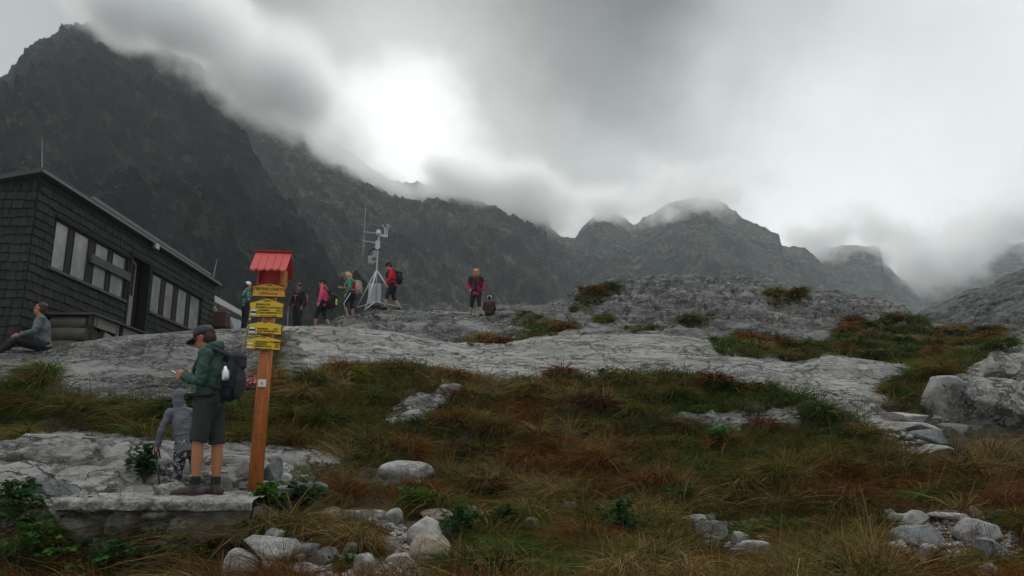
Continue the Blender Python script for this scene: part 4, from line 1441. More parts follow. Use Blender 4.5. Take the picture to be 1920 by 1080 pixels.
def person(label, loc, yaw, scale, pose, skin, jacket=None, trousers=None, trouser_len='long', shoes=None, socks=None, hair=None, hat=None,
           hood=None, vox=0.014, sleeves=1.0, yoke=None, belly=1.0, curl=0.5, stripe=None, group=None, hem=0.0, hairlen=0.0, beard=None, hands=(True, True), female=False):
    J = dict(STAND)
    J.update(pose)
    f, s, u = frame(J['look'])
    hd = J['head']

    def hp(a, b_, c_):
        return hd + f * a + s * b_ + u * c_
    B = MB()
    # trunk
    pv, ch, nk = J['pelvis'], J['chest'], J['neck']
    B.tube([pv - (ch - pv) * 0.12, pv, (pv + ch) / 2, ch, ch + (nk - ch) * 0.5], [.13, .145, .125, .15, .12], 16, caps=(True, True))
    B.tube([J['shL'], J['shR']], [.06, .06], 12, caps=(True, True))
    B.tube([nk - (hd - nk) * 0.4, nk, hd - u * 0.03], [.068, .058, .056], 12, caps=(True, True))
    for sd in 'LR':
        B.tube([J['sh' + sd], (J['sh' + sd] + J['el' + sd]) / 2, J['el' + sd], J['el' + sd] * .6 + J['wr' + sd] * .4, J['wr' + sd]], [.055, .048, .04, .041, .027], 12, caps=(True, True))
        if hands[0 if sd == 'L' else 1]:
            hand(B, J['wr' + sd], J['el' + sd], 1 if sd == 'L' else -1, curl)
        hp_, kn, an, to = J['hip' + sd], J['kn' + sd], J['an' + sd], J['to' + sd]
        B.tube([hp_, hp_ * .5 + kn * .5, kn, kn * .68 + an * .32, an * .8 + kn * .2, an], [.092, .08, .056, .058, .038, .036], 14, caps=(True, True))
        B.tube([an - (to - an) * A(.3, .3, 0) - A(0, 0, .03), an * .5 + to * .5, to], [.035, .036, .028], 10, caps=(True, True))
    # head: skull, jaw, nose, brows, lips, ears
    def el_(c, r):
        R = Matrix((f, s, u)).transposed()
        B.ell(c, r, R.to_euler(), 18, 12)
    el_(hp(-.01, 0, .035), (.098, .077, .095))
    el_(hp(.025, 0, -.035), (.068, .058, .075))
    el_(hp(.055, 0, -.085), (.034, .034, .028))
    B.tube([hp(.083, 0, .03), hp(.105, 0, -.012), hp(.112, 0, -.02), hp(.095, 0, -.03)], [.012, .015, .016, .012], 8, caps=(True, True))
    B.tube([hp(.082, .04, .042), hp(.092, 0, .045), hp(.082, -.04, .042)], [.011, .013, .011], 8, caps=(True, True))
    B.tube([hp(.08, .022, -.055), hp(.093, 0, -.053), hp(.08, -.022, -.055)], [.008, .010, .008], 8, caps=(True, True))
    for e in (1, -1):
        B.tube([hp(-.01, e * .077, .03), hp(-.022, e * .086, .012), hp(-.012, e * .08, -.02)], [.014, .017, .011], 8, caps=(True, True))
    o = B.skin('person', vox * 0.6, skin, smooth=3)
    o.location = loc
    o.rotation_euler = (0, 0, yaw)
    o.scale = (scale,) * 3
    tag(o, label, 'person', group)
    for e in (1, -1):
        MB().ell(hp(.081, e * .032, .018), (.011, .014, .008)).build('eye', M['eye'], o, smooth=True)
        if hair:
            MB().tube([hp(.086, e * .018, .05), hp(.082, e * .05, .048)], .007, 6).build('eyebrow', hair, o)
    # jacket
    if jacket:
        K = MB()
        fx = pv - (ch - pv) * (0.22 + hem)
        K.tube([fx, pv, (pv + ch) / 2, ch, ch + (nk - ch) * 0.55, nk], [.160, .155, .142 * belly, .165, .135, .075], 20)
        K.tube([J['shL'] + A(0, 0, -.005), (J['shL'] + J['shR']) / 2 + A(0, 0, .015), J['shR'] + A(0, 0, -.005)], [.068, .085, .068], 14, caps=(True, True))
        K.tube([nk - (hd - nk) * .2, nk + (hd - nk) * .22], [.082, .074], 14)
        for sd in 'LR':
            a_, e_, w_ = J['sh' + sd], J['el' + sd], J['wr' + sd]
            K.tube([a_, (a_ + e_) / 2, e_, (e_ + w_) / 2, e_ + (w_ - e_) * .95 * sleeves], [.074, .066, .060, .054, .047], 14, caps=(True, False))
        if hood == 'down':
            K.tube([nk + s * .1 + f * .03, nk + s * .07 - f * .07 + A(0, 0, .02), nk - f * .10 + A(0, 0, .01), nk - s * .07 - f * .07 + A(0, 0, .02), nk - s * .1 + f * .03], [.03, .045, .055, .045, .03], 12, caps=(True, True))
        jk = K.skin('jacket', vox * 0.75, jacket, o, 3, wrinkle=0.026, wscale=7.5, wdir=(1, 1, 1.4))
        if hood == 'up':
            K = MB()
            K.ell(hp(-.03, 0, .03), (.128, .108, .13)).ell(hp(-.03, 0, -.06), (.11, .1, .11))
            K.tube([hp(-.03, 0, -.1), nk], [.09, .10], 14)
            K.skin('hood', vox * 0.75, jacket, jk, 3, wrinkle=0.010)
        if yoke:
            K = MB()
            K.tube([ch + (nk - ch) * .1, ch + (nk - ch) * .6, nk + (hd - nk) * .1], [.180, .150, .084], 20)
            for sd in 'LR':
                a_, e_ = J['sh' + sd], J['el' + sd]
                if yoke[1] == 'arms':
                    K.tube([a_, (a_ + e_) / 2, e_, (e_ + J['wr' + sd]) / 2, e_ + (J['wr' + sd] - e_) * .93], [.079, .071, .065, .06, .053], 14, caps=(True, False))
                else:
                    K.tube([a_, a_ + (e_ - a_) * .6], [.080, .073], 14, caps=(True, False))
            K.skin('yoke', vox * 0.75, yoke[0], jk, 3, wrinkle=0.008)
    if trousers:
        K = MB()
        kk = {'long': 1.0, 'capri': .0, 'shorts': -.0}[trouser_len]
        K.tube([pv + (ch - pv) * .15, pv, pv - (ch - pv) * .25], [.150, .158, .14], 18, caps=(False, True))
        for sd in 'LR':
            hp_, kn, an = J['hip' + sd], J['kn' + sd], J['an' + sd]
            if trouser_len == 'long':
                pts, rr = [hp_, (hp_ + kn) / 2, kn, (kn + an) / 2, an + (kn - an) * .06], [.108, .098, .074, .066, .056]
            elif trouser_len == 'capri':
                pts, rr = [hp_, (hp_ + kn) / 2, kn, kn + (an - kn) * .35], [.108, .096, .072, .068]
            else:
                pts, rr = [hp_, (hp_ + kn) / 2, kn + (hp_ - kn) * .02], [.112, .098, .086]
            K.tube(pts, rr, 16, caps=(True, False))
        tr = K.skin('trousers' if trouser_len != 'shorts' else 'shorts', vox * 0.75, trousers, o, 2, wrinkle=0.022, wscale=7)
        if stripe:
            for sd, sg in (('L', 1), ('R', -1)):
                K = MB()
                hp_, kn, an = J['hip' + sd], J['kn' + sd], J['an' + sd]
                K.tube([hp_ + A(0, sg * .108, 0), (hp_ + kn) / 2 + A(0, sg * .098, 0), kn + A(0, sg * .073, 0), kn + (an - kn) * .34 + A(0, sg * .068, 0)], .016, 8)
                K.build('side_stripe', stripe, tr, smooth=True)
    if socks:
        for sd in 'LR':
            kn, an = J['kn' + sd], J['an' + sd]
            MB().tube([an + (kn - an) * .26, an + (kn - an) * .1, an], [.05, .048, .05], 12).skin('sock', vox * .7, socks, o, 2)
    if shoes:
        for sd in 'LR':
            an, to, kn = J['an' + sd], J['to' + sd], J['kn' + sd]
            d = (to - an) * A(1, 1, 0)
            d = d / (np.linalg.norm(d) + 1e-6)
            so = an * A(1, 1, 0) + A(0, 0, min(to[2], an[2] - .06))
            K = MB()
            K.tube([an + (kn - an) * .07, an, an - A(0, 0, .03)], [.054, .054, .05], 12)
            K.tube([so - d * .055 + A(0, 0, .025), so + d * .06 + A(0, 0, .03), so + d * .14 + A(0, 0, .02), so + d * .205 + A(0, 0, .012)], [.044, .047, .045, .034], 12, caps=(True, True))
            sh = K.skin('shoe', vox * .65, shoes[0], o, 2)
            K = MB()
            K.tube([so - d * .07 - A(0, 0, .012), so + d * .07 - A(0, 0, .012), so + d * .21 - A(0, 0, .006)], [.042, .05, .04], 12, flat=((0, 0, 1), .34), caps=(True, True))
            K.skin('sole', vox * .6, shoes[1], sh, 1)
    if hair:
        K = MB()
        R = Matrix((f, s, u)).transposed().to_euler()
        K.ell(hp(-.036, 0, .055), (.096, .087, .088), R, 18, 12)
        K.ell(hp(-.055, 0, .0), (.07, .08, .09), R, 18, 12)
        if hairlen:
            for e in (1, -1):
                K.tube([hp(.01, e * .07, .09), hp(-.01, e * .09, .0), hp(-.0, e * .085, -.02 - hairlen)], [.032, .030, .025], 10, caps=(True, True))
            K.tube([hp(-.06, 0, .04), hp(-.09, 0, -.06), hp(-.08, 0, -.06 - hairlen)], [.08, .075, .05], 12, caps=(True, True))
        hr = K.skin('hair', vox * .6, hair, o, 2, wrinkle=0.012, wscale=30, wdir=(1, 1, .4))
    if beard:
        pass
    if hat:
        kind, hm = hat
        K = MB()
        R = Matrix((f, s, u)).transposed().to_euler()
        if kind == 'cap':
            K.tube([hp(-.012, 0, .05), hp(-.012, 0, .08), hp(-.014, 0, .115), hp(-.018, 0, .142), hp(-.02, 0, .15)], [.108, .107, .095, .06, .02], 20)
            hb = K.skin('cap', vox * .55, hm, o, 2, wrinkle=0.004)
            K = MB()
            n, V, Fs = 9, [], []
            for i in range(n):
                a = math.radians(-62 + 124 * i / (n - 1))
                for rr, dz in ((.09, .058), (.155, .045), (.185, .030)):
                    r2 = .09 + (rr - .09) * max(0.25, math.cos(a)) ** .7
                    V.append(hp(r2 * math.cos(a), r2 * math.sin(a) * .95, dz - .02 * (1 - math.cos(a))))
            V2 = [p_ - u * .009 for p_ in V]
            m_ = len(V)
            for i in range(n - 1):
                for k in range(2):
                    a, b_ = i * 3 + k, (i + 1) * 3 + k
                    Fs += [(a, a + 1, b_ + 1, b_), (m_ + a, m_ + b_, m_ + b_ + 1, m_ + a + 1)]
                Fs.append((i * 3 + 2, m_ + i * 3 + 2, m_ + i * 3 + 5, i * 3 + 5))
            for i in (0, n - 1):
                for k in range(2):
                    Fs.append((i * 3 + k, i * 3 + k + 1, m_ + i * 3 + k + 1, m_ + i * 3 + k))
            K.add(V + V2, Fs).build('brim', hm, hb, smooth=False)
        else:
            K.ell(hp(-.015, 0, .06), (.114, .096, .1), R, 18, 12)
            K.tube([hp(-.01, 0, .035), hp(-.012, 0, .075)], [.106, .108], 18)
            K.skin('beanie', vox * .6, hm, o, 2, wrinkle=0.006)
    return o


def local(o, v):
    """world point of a person's own coordinates"""
    return Matrix.Translation(o.location) @ Euler(o.rotation_euler).to_matrix().to_4x4() @ Matrix.Diagonal((*o.scale, 1)) @ Vector(tuple(v))


def rucksack(o, label, mat, c, size, lean=0.0, strap=True, J=None, lid=None, tagm=None, group=None, strapmat=None):
    """a backpack with lid, front pocket and shoulder straps at a point behind a wearer's back (the wearer's own coordinates)"""
    J = dict(STAND, **(J or {}))
    e = empty('backpack', tuple(local(o, c)), o.rotation_euler.z, label=label, cat='backpack', group=group)
    e.scale = o.scale
    w_, d_, h_ = size
    T = Matrix.Rotation(lean, 4, 'Y')

    def T_(x, y, z):
        return tuple(T @ Vector((x, y, z)))
    K = MB()
    K.tube([T_(0, 0, -h_ * .5 + .10), T_(-.01, 0, -h_ * .25), T_(-.01, 0, h_ * .1), T_(0, 0, h_ * .30)], [w_ * .42, w_ * .5, w_ * .48, w_ * .38], 18, flat=((1, 0, 0), d_ / w_), caps=(True, True))
    K.skin('pack', .011, mat, e, 3, wrinkle=.02, wscale=7)
    K = MB()
    K.tube([T_(-d_ * .42, 0, -h_ * .34), T_(-d_ * .48, 0, -h_ * .1), T_(-d_ * .42, 0, h_ * .08)], [w_ * .3, w_ * .34, w_ * .26], 14, flat=((1, 0, 0), .4), caps=(True, True))
    K.skin('pocket', .011, lid or mat, e, 2, wrinkle=.01)
    K = MB()
    K.tube([T_(.01, 0, h_ * .40), T_(-d_ * .2, 0, h_ * .40)], [w_ * .36, w_ * .30], 14, flat=((0, 0, 1), .5), caps=(True, True))
    K.tube([T_(-d_ * .2, 0, h_ * .38), T_(-d_ * .42, 0, h_ * .24)], [w_ * .30, w_ * .2], 14, flat=((0, 0, 1), .5), caps=(True, True))
    K.skin('lid', .011, lid or mat, e, 2, wrinkle=.014)
    if strap:
        for sd, sg in (('L', 1), ('R', -1)):
            K = MB()
            sh, ch = J['sh' + sd], J['chest']
            pts = [A(*c) + A(.02, sg * .08, h_ * .4), sh + A(-.05, -sg * .06, .065), sh + A(.06, -sg * .06, .055), ch + A(.175, sg * .1, .0), ch + A(.15, sg * .16, -.14), A(*c) + A(.04, sg * .13, -h_ * .3)]
            pts = [p_ - A(*c) for p_ in pts]
            K.tube(pts, .024, 8)
            K.build('strap', strapmat or mat, e, smooth=True)
    return e


def trek_pole(label, p0, p1, col, grip=0.13):
    a, b_ = Vector(p0), Vector(p1)
    e = empty('trekking_pole', b_, label=label, cat='trekking pole')
    d = (a - b_).normalized()
    L_ = (a - b_).length
    MB().tube([(0, 0, 0), tuple(d * L_ * .45), tuple(d * (L_ - grip))], [.008, .011, .013], 8).build('shaft', col, e, smooth=True)
    MB().tube([tuple(d * (L_ - grip)), tuple(d * (L_ - .02)), tuple(d * (L_ + .03))], [.016, .019, .02], 10, caps=(True, True)).build('grip', M['blackmetal'], e, smooth=True)
    MB().tube([tuple(d * .06), tuple(d * .072)], [.035, .03], 10).build('basket', M['blackmetal'], e)
    return e, d, L_


# palette
C_green = cloth('green_hoodie_fleece', (0.03, 0.065, 0.05), .12)
C_black = cloth('black_fabric', (0.013, 0.014, 0.016), .25)
C_char = cloth('charcoal_fabric', (0.026, 0.027, 0.029), .2)
C_navy = cloth('navy_pack_fabric', (0.012, 0.015, 0.024), .2)
C_slate = cloth('slate_cap_fabric', (0.03, 0.04, 0.048), .15)
C_grey = cloth('grey_sweat_fabric', (0.10, 0.105, 0.12), .05)
C_bluegrey = cloth('blue_grey_fleece', (0.085, 0.105, 0.115), .12)
C_pink = cloth('pink_softshell', (0.62, 0.07, 0.16), .1)
C_red = cloth('red_softshell', (0.45, 0.012, 0.03), .1)
C_mag = cloth('magenta_shell', (0.32, 0.01, 0.07), .12)
C_teal = cloth('teal_green_shell', (0.0, 0.24, 0.15), .12)
C_mar = cloth('maroon_fabric', (0.06, 0.014, 0.018), .15)
C_beige = cloth('beige_pack_fabric', (0.32, 0.22, 0.18), .12)
C_white = cloth('white_knit', (0.65, 0.65, 0.68), .08)
HAIR_B = cloth('blond_hair', (0.42, 0.26, 0.11), .25, .6)
HAIR_D = cloth('dark_brown_hair', (0.035, 0.017, 0.01), .25, .6)
SHOE = cloth('grey_brown_shoe', (0.05, 0.04, 0.038), .2)
SHOE_R = cloth('red_shoe', (0.35, 0.03, 0.05), .15)
SOLE_R = cloth('dark_red_sole', (0.12, 0.02, 0.025), .15)
SOLE = cloth('dark_sole', (0.015, 0.014, 0.014), .15)


def pattern_mat(name, base, cols, scale):
    m, t, b = new_mat(name)
    tcn = t.node('ShaderNodeTexCoord')
    v = t.vmath('ADD', tcn.outputs['Object'], t.vmath('MULTIPLY', t.noise(tcn.outputs['Object'], scale * 1.2, 2, .5, out=1), (.06, .06, .06)).outputs[0]).outputs[0]
    c = base
    for i, (col, lo, hi) in enumerate(cols):
        n = t.noise(t.mapping(v, (scale, scale, scale * 1.7), (i, i * 2, 0)), 1.0, 2, .5)
        c = t.mix(t.smooth(n, lo, hi), c, col)
    t.link(c, b.inputs['Base Color'])
    b.inputs['Roughness'].default_value = .85
    return m


CAMO = pattern_mat('green_camouflage_shell', (0.012, 0.05, 0.05), [((0.05, 0.2, 0.09), .52, .54), ((0.3, 0.5, 0.5), .58, .6), ((0.008, 0.012, 0.012), .6, .62)], 11)
FLORAL = pattern_mat('pink_floral_fabric', (0.05, 0.01, 0.02), [((0.3, 0.02, 0.05), .5, .53), ((0.5, 0.38, 0.4), .6, .62)], 22)
# dark leggings with pale rings and spots
m, t, b = new_mat('patterned_leggings')
tcn = t.node('ShaderNodeTexCoord')
e = t.voronoi(tcn.outputs['Object'], 13)
rg = t.smooth(t.math('ABSOLUTE', t.math('SUBTRACT', e, .30)), .035, .075, 1, 0)
e2 = t.voronoi(t.mapping(tcn.outputs['Object'], (1, 1, 1), (.5, .9, 0)), 21)
rg2 = t.smooth(t.math('ABSOLUTE', t.math('SUBTRACT', e2, .34)), .03, .07, .7, 0)
t.link(t.mix(t.math('MAXIMUM', rg, rg2), (0.012, 0.011, 0.02), (0.42, 0.41, 0.45)), b.inputs['Base Color'])
b.inputs['Roughness'].default_value = .85
LEG = m

# --- man reading his phone beside the signpost, facing left
PLAT = at(380, 932, 8.25).z
mx = at(381, 934, 8.2).x
Jm = dict(pelvis=A(.02, 0, .96), chest=A(-.01, 0, 1.27), neck=A(.05, 0, 1.47), head=A(.135, 0, 1.59), shL=A(.01, .18, 1.41), shR=A(.01, -.18, 1.41),
          elL=A(.02, .24, 1.13), elR=A(.03, -.24, 1.13), wrL=A(.28, .11, 1.20), wrR=A(.29, -.08, 1.21), hipL=A(.02, .09, .93), hipR=A(.02, -.09, .93),
          knL=A(.05, .10, .53), knR=A(-.05, -.10, .51), anL=A(.045, .095, .09), anR=A(-.075, -.09, .09), toL=A(.22, .12, .03), toR=A(.10, -.13, .03), look=A(1, 0, -.42))
man = person('man in green hoodie, dark cap and shorts looking down at a phone', (mx, 8.2, PLAT), math.pi - .12, 1.0, Jm, SKIN_T,
             jacket=C_green, trousers=C_char, trouser_len='shorts', shoes=(SHOE, SOLE_R), socks=C_black, hair=HAIR_D, hat=('cap', C_slate), hood='down', vox=.011, curl=.75, belly=1.08)
bag = rucksack(man, 'dark navy rucksack on the back of the man in the green hoodie', C_navy, (-.215, 0, 1.21), (.30, .17, .47), lean=-.03, J=Jm, lid=C_char, strapmat=C_char)
K = MB().tube([(.145, .10, -.2), (.17, .22, -.22), (.36, .20, -.21), (.47, .0, -.21), (.36, -.20, -.21), (.17, -.22, -.22), (.145, -.1, -.2)], .018, 8)
K.build('hip_belt', C_black, bag, smooth=True)
MB().box((.34, .13, -.27), (.42, .2, -.19)).build('belt_pouch', C_black, bag, bevel=.02)
bl = local(man, (-.22, .165, 1.14))
bo = empty('bottle', tuple(bl), man.rotation_euler.z + .1, label='small steel bottle clipped to the side of the navy rucksack', cat='bottle')
bo.rotation_euler = (0.0, .12, bo.rotation_euler.z)
M['steel'] = simple_mat('brushed_steel', (0.62, 0.62, 0.6), .3, .9, var=.08)
MB().tube([(0, 0, 0), (0, 0, .005), (0, 0, .09), (0, 0, .125), (0, 0, .15)], [.036, .042, .042, .02, .018], 16).build('body', M['steel'], bo, smooth=True)
MB().tube([(0, 0, .151), (0, 0, .18), (0, 0, .185)], [.02, .02, .014], 14).build('stopper', M['blackmetal'], bo)
MB().tube([(-.04, .0, .1), (-.062, .0, .08), (-.062, 0, .03), (-.042, 0, .015)], .007, 8).build('handle', M['blackmetal'], bo, smooth=True)
ph = MB().box((-.075, -.037, -.005), (.075, .037, .005)).build('phone', M['blackmetal'], bevel=.003)
ph.location = local(man, (.40, .02, 1.235))
ph.rotation_euler = (0, -.5, math.pi - .12)
tag(ph, 'dark phone held in the hands of the man in the green hoodie', 'phone')
# cargo-pocket rivets
K = MB()
for x, z in ((.02, .80), (.05, .73), (-.05, .74), (-.06, .62)):
    K.ell((x, .235, z), (.008, .008, .008), seg=8, rings=6)

# --- child with hood up and a trekking pole, seen from behind
cx_ = at(347, 914, 8.95)
cz_ = drop(cx_.x, 8.95)
Jc = dict(pelvis=A(-.02, .04, .86), chest=A(.06, .12, 1.2), neck=A(.12, .16, 1.4), head=A(.17, .2, 1.56), shL=A(.07, .31, 1.34), shR=A(.07, -.03, 1.34), elL=A(.03, .40, 1.07), elR=A(.12, -.15, 1.1),
          wrL=A(.10, .46, .82), wrR=A(.25, -.16, .98), hipL=A(0, .10, .84), hipR=A(0, -.10, .84), knL=A(.1, .12, .46), knR=A(.0, -.12, .46), anL=A(.02, .15, .09), anR=A(-.16, -.13, .09),
          toL=A(.18, .18, .03), toR=A(.0, -.16, .03), look=A(1, .05, -.25))
child = person('child with grey hood up and patterned leggings, seen from behind', (cx_.x, 8.95, cz_ - .01), math.radians(112), .715, Jc, SKIN, jacket=C_grey, trousers=LEG,
               shoes=(SHOE_R, SOLE), hair=HAIR_D, hood='up', vox=.012, curl=.8, hem=.2, belly=1.12)
hL = local(child, (.13, .48, .75))
tp = at(306, 905, 8.85)
tp.z = drop(tp.x, tp.y)
e_, d_, L_ = trek_pole('black trekking pole with wrist loop held by the child in the grey hood', tuple(hL + Vector((0, 0, .05))), tuple(tp), M['blackmetal'])
pts = [d_ * (L_ + .0), d_ * (L_ + .01) + Vector((.05, -.02, -.03)), d_ * (L_ - .08) + Vector((.06, -.02, -.05)), d_ * (L_ - .12) + Vector((.03, -.02, -.02)), d_ * (L_ - .03) + Vector((.005, -.01, 0))]
MB().tube([tuple(p_) for p_ in pts], .009, 6).build('wrist_loop', C_black, e_, smooth=True)

# --- man sitting on the slab, far left
sl = at(78, 660, 15.2)
sz_ = drop(sl.x, sl.y)
Js = dict(pelvis=A(.0, 0, .13), chest=A(.06, 0, .46), neck=A(.09, 0, .66), head=A(.12, .0, .81), shL=A(.07, .19, .60), shR=A(.07, -.19, .60), elL=A(.15, .28, .34), elR=A(.2, -.28, .34),
          wrL=A(.40, .16, .26), wrR=A(.42, -.12, .27), hipL=A(.02, .1, .11), hipR=A(.02, -.1, .11), knL=A(.44, .13, .19), knR=A(.46, -.13, .2), anL=A(.76, .14, -.16), anR=A(.78, -.12, -.14),
          toL=A(.92, .16, -.17), toR=A(.94, -.14, -.15), look=A(1, -.35, -.02))
person('man in a blue-grey fleece and black trousers sitting on rock before the hut', (sl.x, sl.y, sz_ - .02), math.radians(207), 1.0, Js, SKIN_T, jacket=C_bluegrey, trousers=C_black,
       shoes=(SHOE, SOLE), hair=HAIR_D, vox=.013, curl=.4, sleeves=.97)

# --- walkers on the ridge
WALK = dict(knL=A(.16, .1, .52), anL=A(.2, .1, .09), toL=A(.37, .12, .03), knR=A(-.02, -.1, .52), anR=A(-.27, -.1, .13), toR=A(-.12, -.12, .03))


def on_ridge(px, Y, pyfeet=None):
    p_ = at(px, pyfeet or 600, Y)
    z = drop(p_.x, Y)
    if pyfeet is not None:
        z = max(z, p_.z - .05) if p_.z - z < .35 else z
    return (p_.x, Y, z)


G = 'walkers on the rock ridge'
p = on_ridge(459, 26.3)
person('person in white hat and green camouflage jacket behind signs', (p[0], p[1], at(459, 622, 26.3).z), math.radians(40), .97, {}, SKIN, jacket=CAMO, trousers=C_black, shoes=(SHOE, SOLE), hair=HAIR_D,
       hat=('beanie', C_white), vox=.02, group=G)
p = at(556, 624, 26.0)
Jb = dict(elR=A(.02, -.27, 1.13), wrR=A(.16, -.26, .92), wrL=A(.1, .25, .88), look=A(1, .3, -.15), knL=A(.06, .1, .5))
blk = person('walker in black jacket with pink trim just right of the sign boards', (p.x, 26.0, p.z), math.radians(-112), .95, Jb, SKIN_T, jacket=C_black, trousers=C_black, shoes=(SHOE, SOLE), hair=HAIR_D,
             hat=('beanie', pattern_mat('black_white_knit', (0.012, .012, .014), [((.3, .3, .32), .6, .63)], 16)), vox=.02, group=G)
MB().bar((.175, -.12, 1.30), (.175, .1, 1.30), .012, .03).build('pink_trim', C_pink, blk)
MB().bar((.178, -.0, 1.28), (.178, -.03, 1.12), .025, .012).build('pink_trim', C_pink, blk)
MB().bar((.16, -.13, 1.02), (.16, -.135, .92), .02, .012).build('pink_trim', C_pink, blk)
rucksack(blk, 'flowered rucksack on the back of the walker in black', FLORAL, (-.24, .04, 1.2), (.36, .22, .42), J=Jb, strapmat=C_black)
h_ = local(blk, (.2, -.27, .88))
trek_pole('grey trekking pole of the walker in the black jacket', tuple(h_ + Vector((0, 0, .05))), (h_.x + .05, h_.y - .05, drop(h_.x, h_.y) if drop(h_.x, h_.y) < h_.z - .5 else h_.z - .9), M['greypaint'])
p = at(603, 620, 25.6)
Jp = dict(WALK)
Jp.update(look=A(1, .25, -.12), elL=A(-.02, .25, 1.14), wrL=A(.04, .27, .9), head=A(.06, 0, 1.62))
pk = person('walker in a bright pink jacket and black woolly hat', (p.x, 25.6, p.z), math.radians(172), .99, Jp, SKIN, jacket=C_pink, trousers=C_black, trouser_len='capri', shoes=(SHOE, SOLE), hair=HAIR_D, hat=('beanie', C_black), vox=.02, group=G, hem=.25)
rucksack(pk, 'black bag with a lime tag worn low by the walker in the pink jacket', C_black, (-.30, .03, .98), (.36, .26, .46), lean=-.35, J=Jp, strapmat=C_black)
lt = MB().box((-.02, -.05, -.1), (.02, .05, .1)).build('lime_tag', simple_mat('lime_tag', (0.4, 0.5, 0.06), .6), bpy.data.objects['backpack.002'] if 'backpack.002' in bpy.data.objects else None, bevel=.01)
lt.location = (-.2, .08, -.05)
p = on_ridge(656, 26.6, 597)
Jg = dict(WALK)
Jg.update(pelvis=A(-.03, 0, .93), chest=A(.04, 0, 1.24), neck=A(.10, 0, 1.43), head=A(.16, 0, 1.57), shL=A(.05, .18, 1.37), shR=A(.05, -.18, 1.37), elL=A(-.0, .25, 1.09), wrL=A(.12, .22, .86), elR=A(.16, -.25, 1.12), wrR=A(.40, -.2, 1.18),
          look=A(1, 0, -.5), hipL=A(-.03, .095, .9), hipR=A(-.03, -.095, .9), knL=A(.2, .1, .52), anL=A(.06, .1, .09), toL=A(.23, .12, .03), anR=A(-.1, -.1, .1), toR=A(.08, -.12, .03))
gm = person('blond walker in a green and magenta jacket and white-striped trousers', p, math.radians(178), .96, Jg, SKIN, jacket=C_mag, yoke=(C_teal, 'arms'), trousers=C_black, trouser_len='capri', stripe=C_white, shoes=(SKIN, SOLE),
            hair=HAIR_B, hairlen=.06, vox=.02, group=G)
rucksack(gm, 'pale beige rucksack on the blond walker in green and magenta', C_beige, (-.24, 0, 1.14), (.34, .24, .46), lean=.12, J=Jg)
p = on_ridge(733, 27.0, 580)
Jr = dict(pelvis=A(-.04, 0, .94), chest=A(.02, 0, 1.26), neck=A(.07, 0, 1.45), head=A(.13, 0, 1.59), shL=A(.03, .185, 1.39), shR=A(.03, -.185, 1.39), elL=A(.0, .25, 1.12), elR=A(.03, -.25, 1.12), wrL=A(.16, .22, .93), wrR=A(.2, -.2, .95),
          look=A(1, 0, -.55), hipL=A(-.04, .095, .91), hipR=A(-.04, -.095, .91), knL=A(.12, .1, .52), anL=A(.20, .1, .09), toL=A(.37, .12, .03), knR=A(-.05, -.1, .52), anR=A(-.26, -.1, .1), toR=A(-.1, -.12, .03))
rd = person('walker in a red jacket and black cap striding past the weather station', p, math.radians(180), 1.0, Jr, SKIN, jacket=C_red, trousers=C_black, trouser_len='capri', shoes=(C_black, SOLE), hair=HAIR_D, hat=('beanie', C_black), vox=.02, group=G, hem=.15)
rucksack(rd, 'small black rucksack on the walker in the red jacket', C_black, (-.24, 0, 1.18), (.32, .2, .42), lean=.1, J=Jr)
p = on_ridge(892, 27.2, 592)
Jw = dict(elL=A(-.03, .27, 1.15), wrL=A(.08, .30, .93), elR=A(-.05, -.28, 1.15), wrR=A(.16, -.22, .95), look=A(1, .0, -.12), knL=A(.05, .12, .5), anL=A(.02, .17, .09), toL=A(.17, .2, .03), knR=A(.0, -.14, .5), anR=A(-.15, -.19, .12), toR=A(.0, -.25, .03))
bw = person('blond woman in an open magenta and black jacket walking towards the camera', p, math.radians(-92), .98, Jw, SKIN, jacket=C_mag, yoke=(C_black, 'half'), trousers=C_black, trouser_len='capri', stripe=None, shoes=(C_black, SOLE), hair=HAIR_B, hairlen=.07, vox=.02, group=G, hem=.3, belly=1.05)
K = MB().tube([(.12, 0, .80), (.145, 0, 1.0), (.17, 0, 1.28), (.10, 0, 1.46)], [.05, .06, .06, .05], 12, flat=((1, 0, 0), .5))
K.build('shirt', C_black, bw, smooth=True)
rucksack(bw, 'black rucksack on the blond woman in the magenta jacket', C_black, (-.24, .0, 1.25), (.38, .24, .5), J=Jw)
hh = local(bw, (.12, .31, .86))
trek_pole('black trekking pole in the hand of the blond woman in magenta', tuple(hh + Vector((0, 0, .06))), (hh.x + .12, hh.y - .05, drop(hh.x + .12, hh.y)), M['blackmetal'])
# child sitting with its back to the camera, beyond the crest
pc = at(917, 587, 28.3)
Jk = dict(pelvis=A(0, 0, .14), chest=A(.02, 0, .48), neck=A(.04, 0, .68), head=A(.07, 0, .83), shL=A(.03, .19, .62), shR=A(.03, -.19, .62), elL=A(.08, .27, .34), elR=A(.08, -.27, .34), wrL=A(.3, .18, .3), wrR=A(.3, -.18, .3),
          hipL=A(0, .1, .12), hipR=A(0, -.1, .12), knL=A(.36, .16, .42), knR=A(.36, -.16, .42), anL=A(.6, .14, .09), anR=A(.6, -.14, .09), toL=A(.76, .16, .03), toR=A(.76, -.16, .03), look=A(1, .1, -.1))
person('child in a maroon jacket and white cap sitting with back turned beside the blond woman', (pc.x, 28.3, max(drop(pc.x, 28.3), pc.z - .1)), math.radians(82), .78, Jk, SKIN, jacket=C_mar, trousers=C_black, shoes=(SHOE, SOLE), hair=HAIR_D, hat=('cap', C_white), vox=.02, group=G)

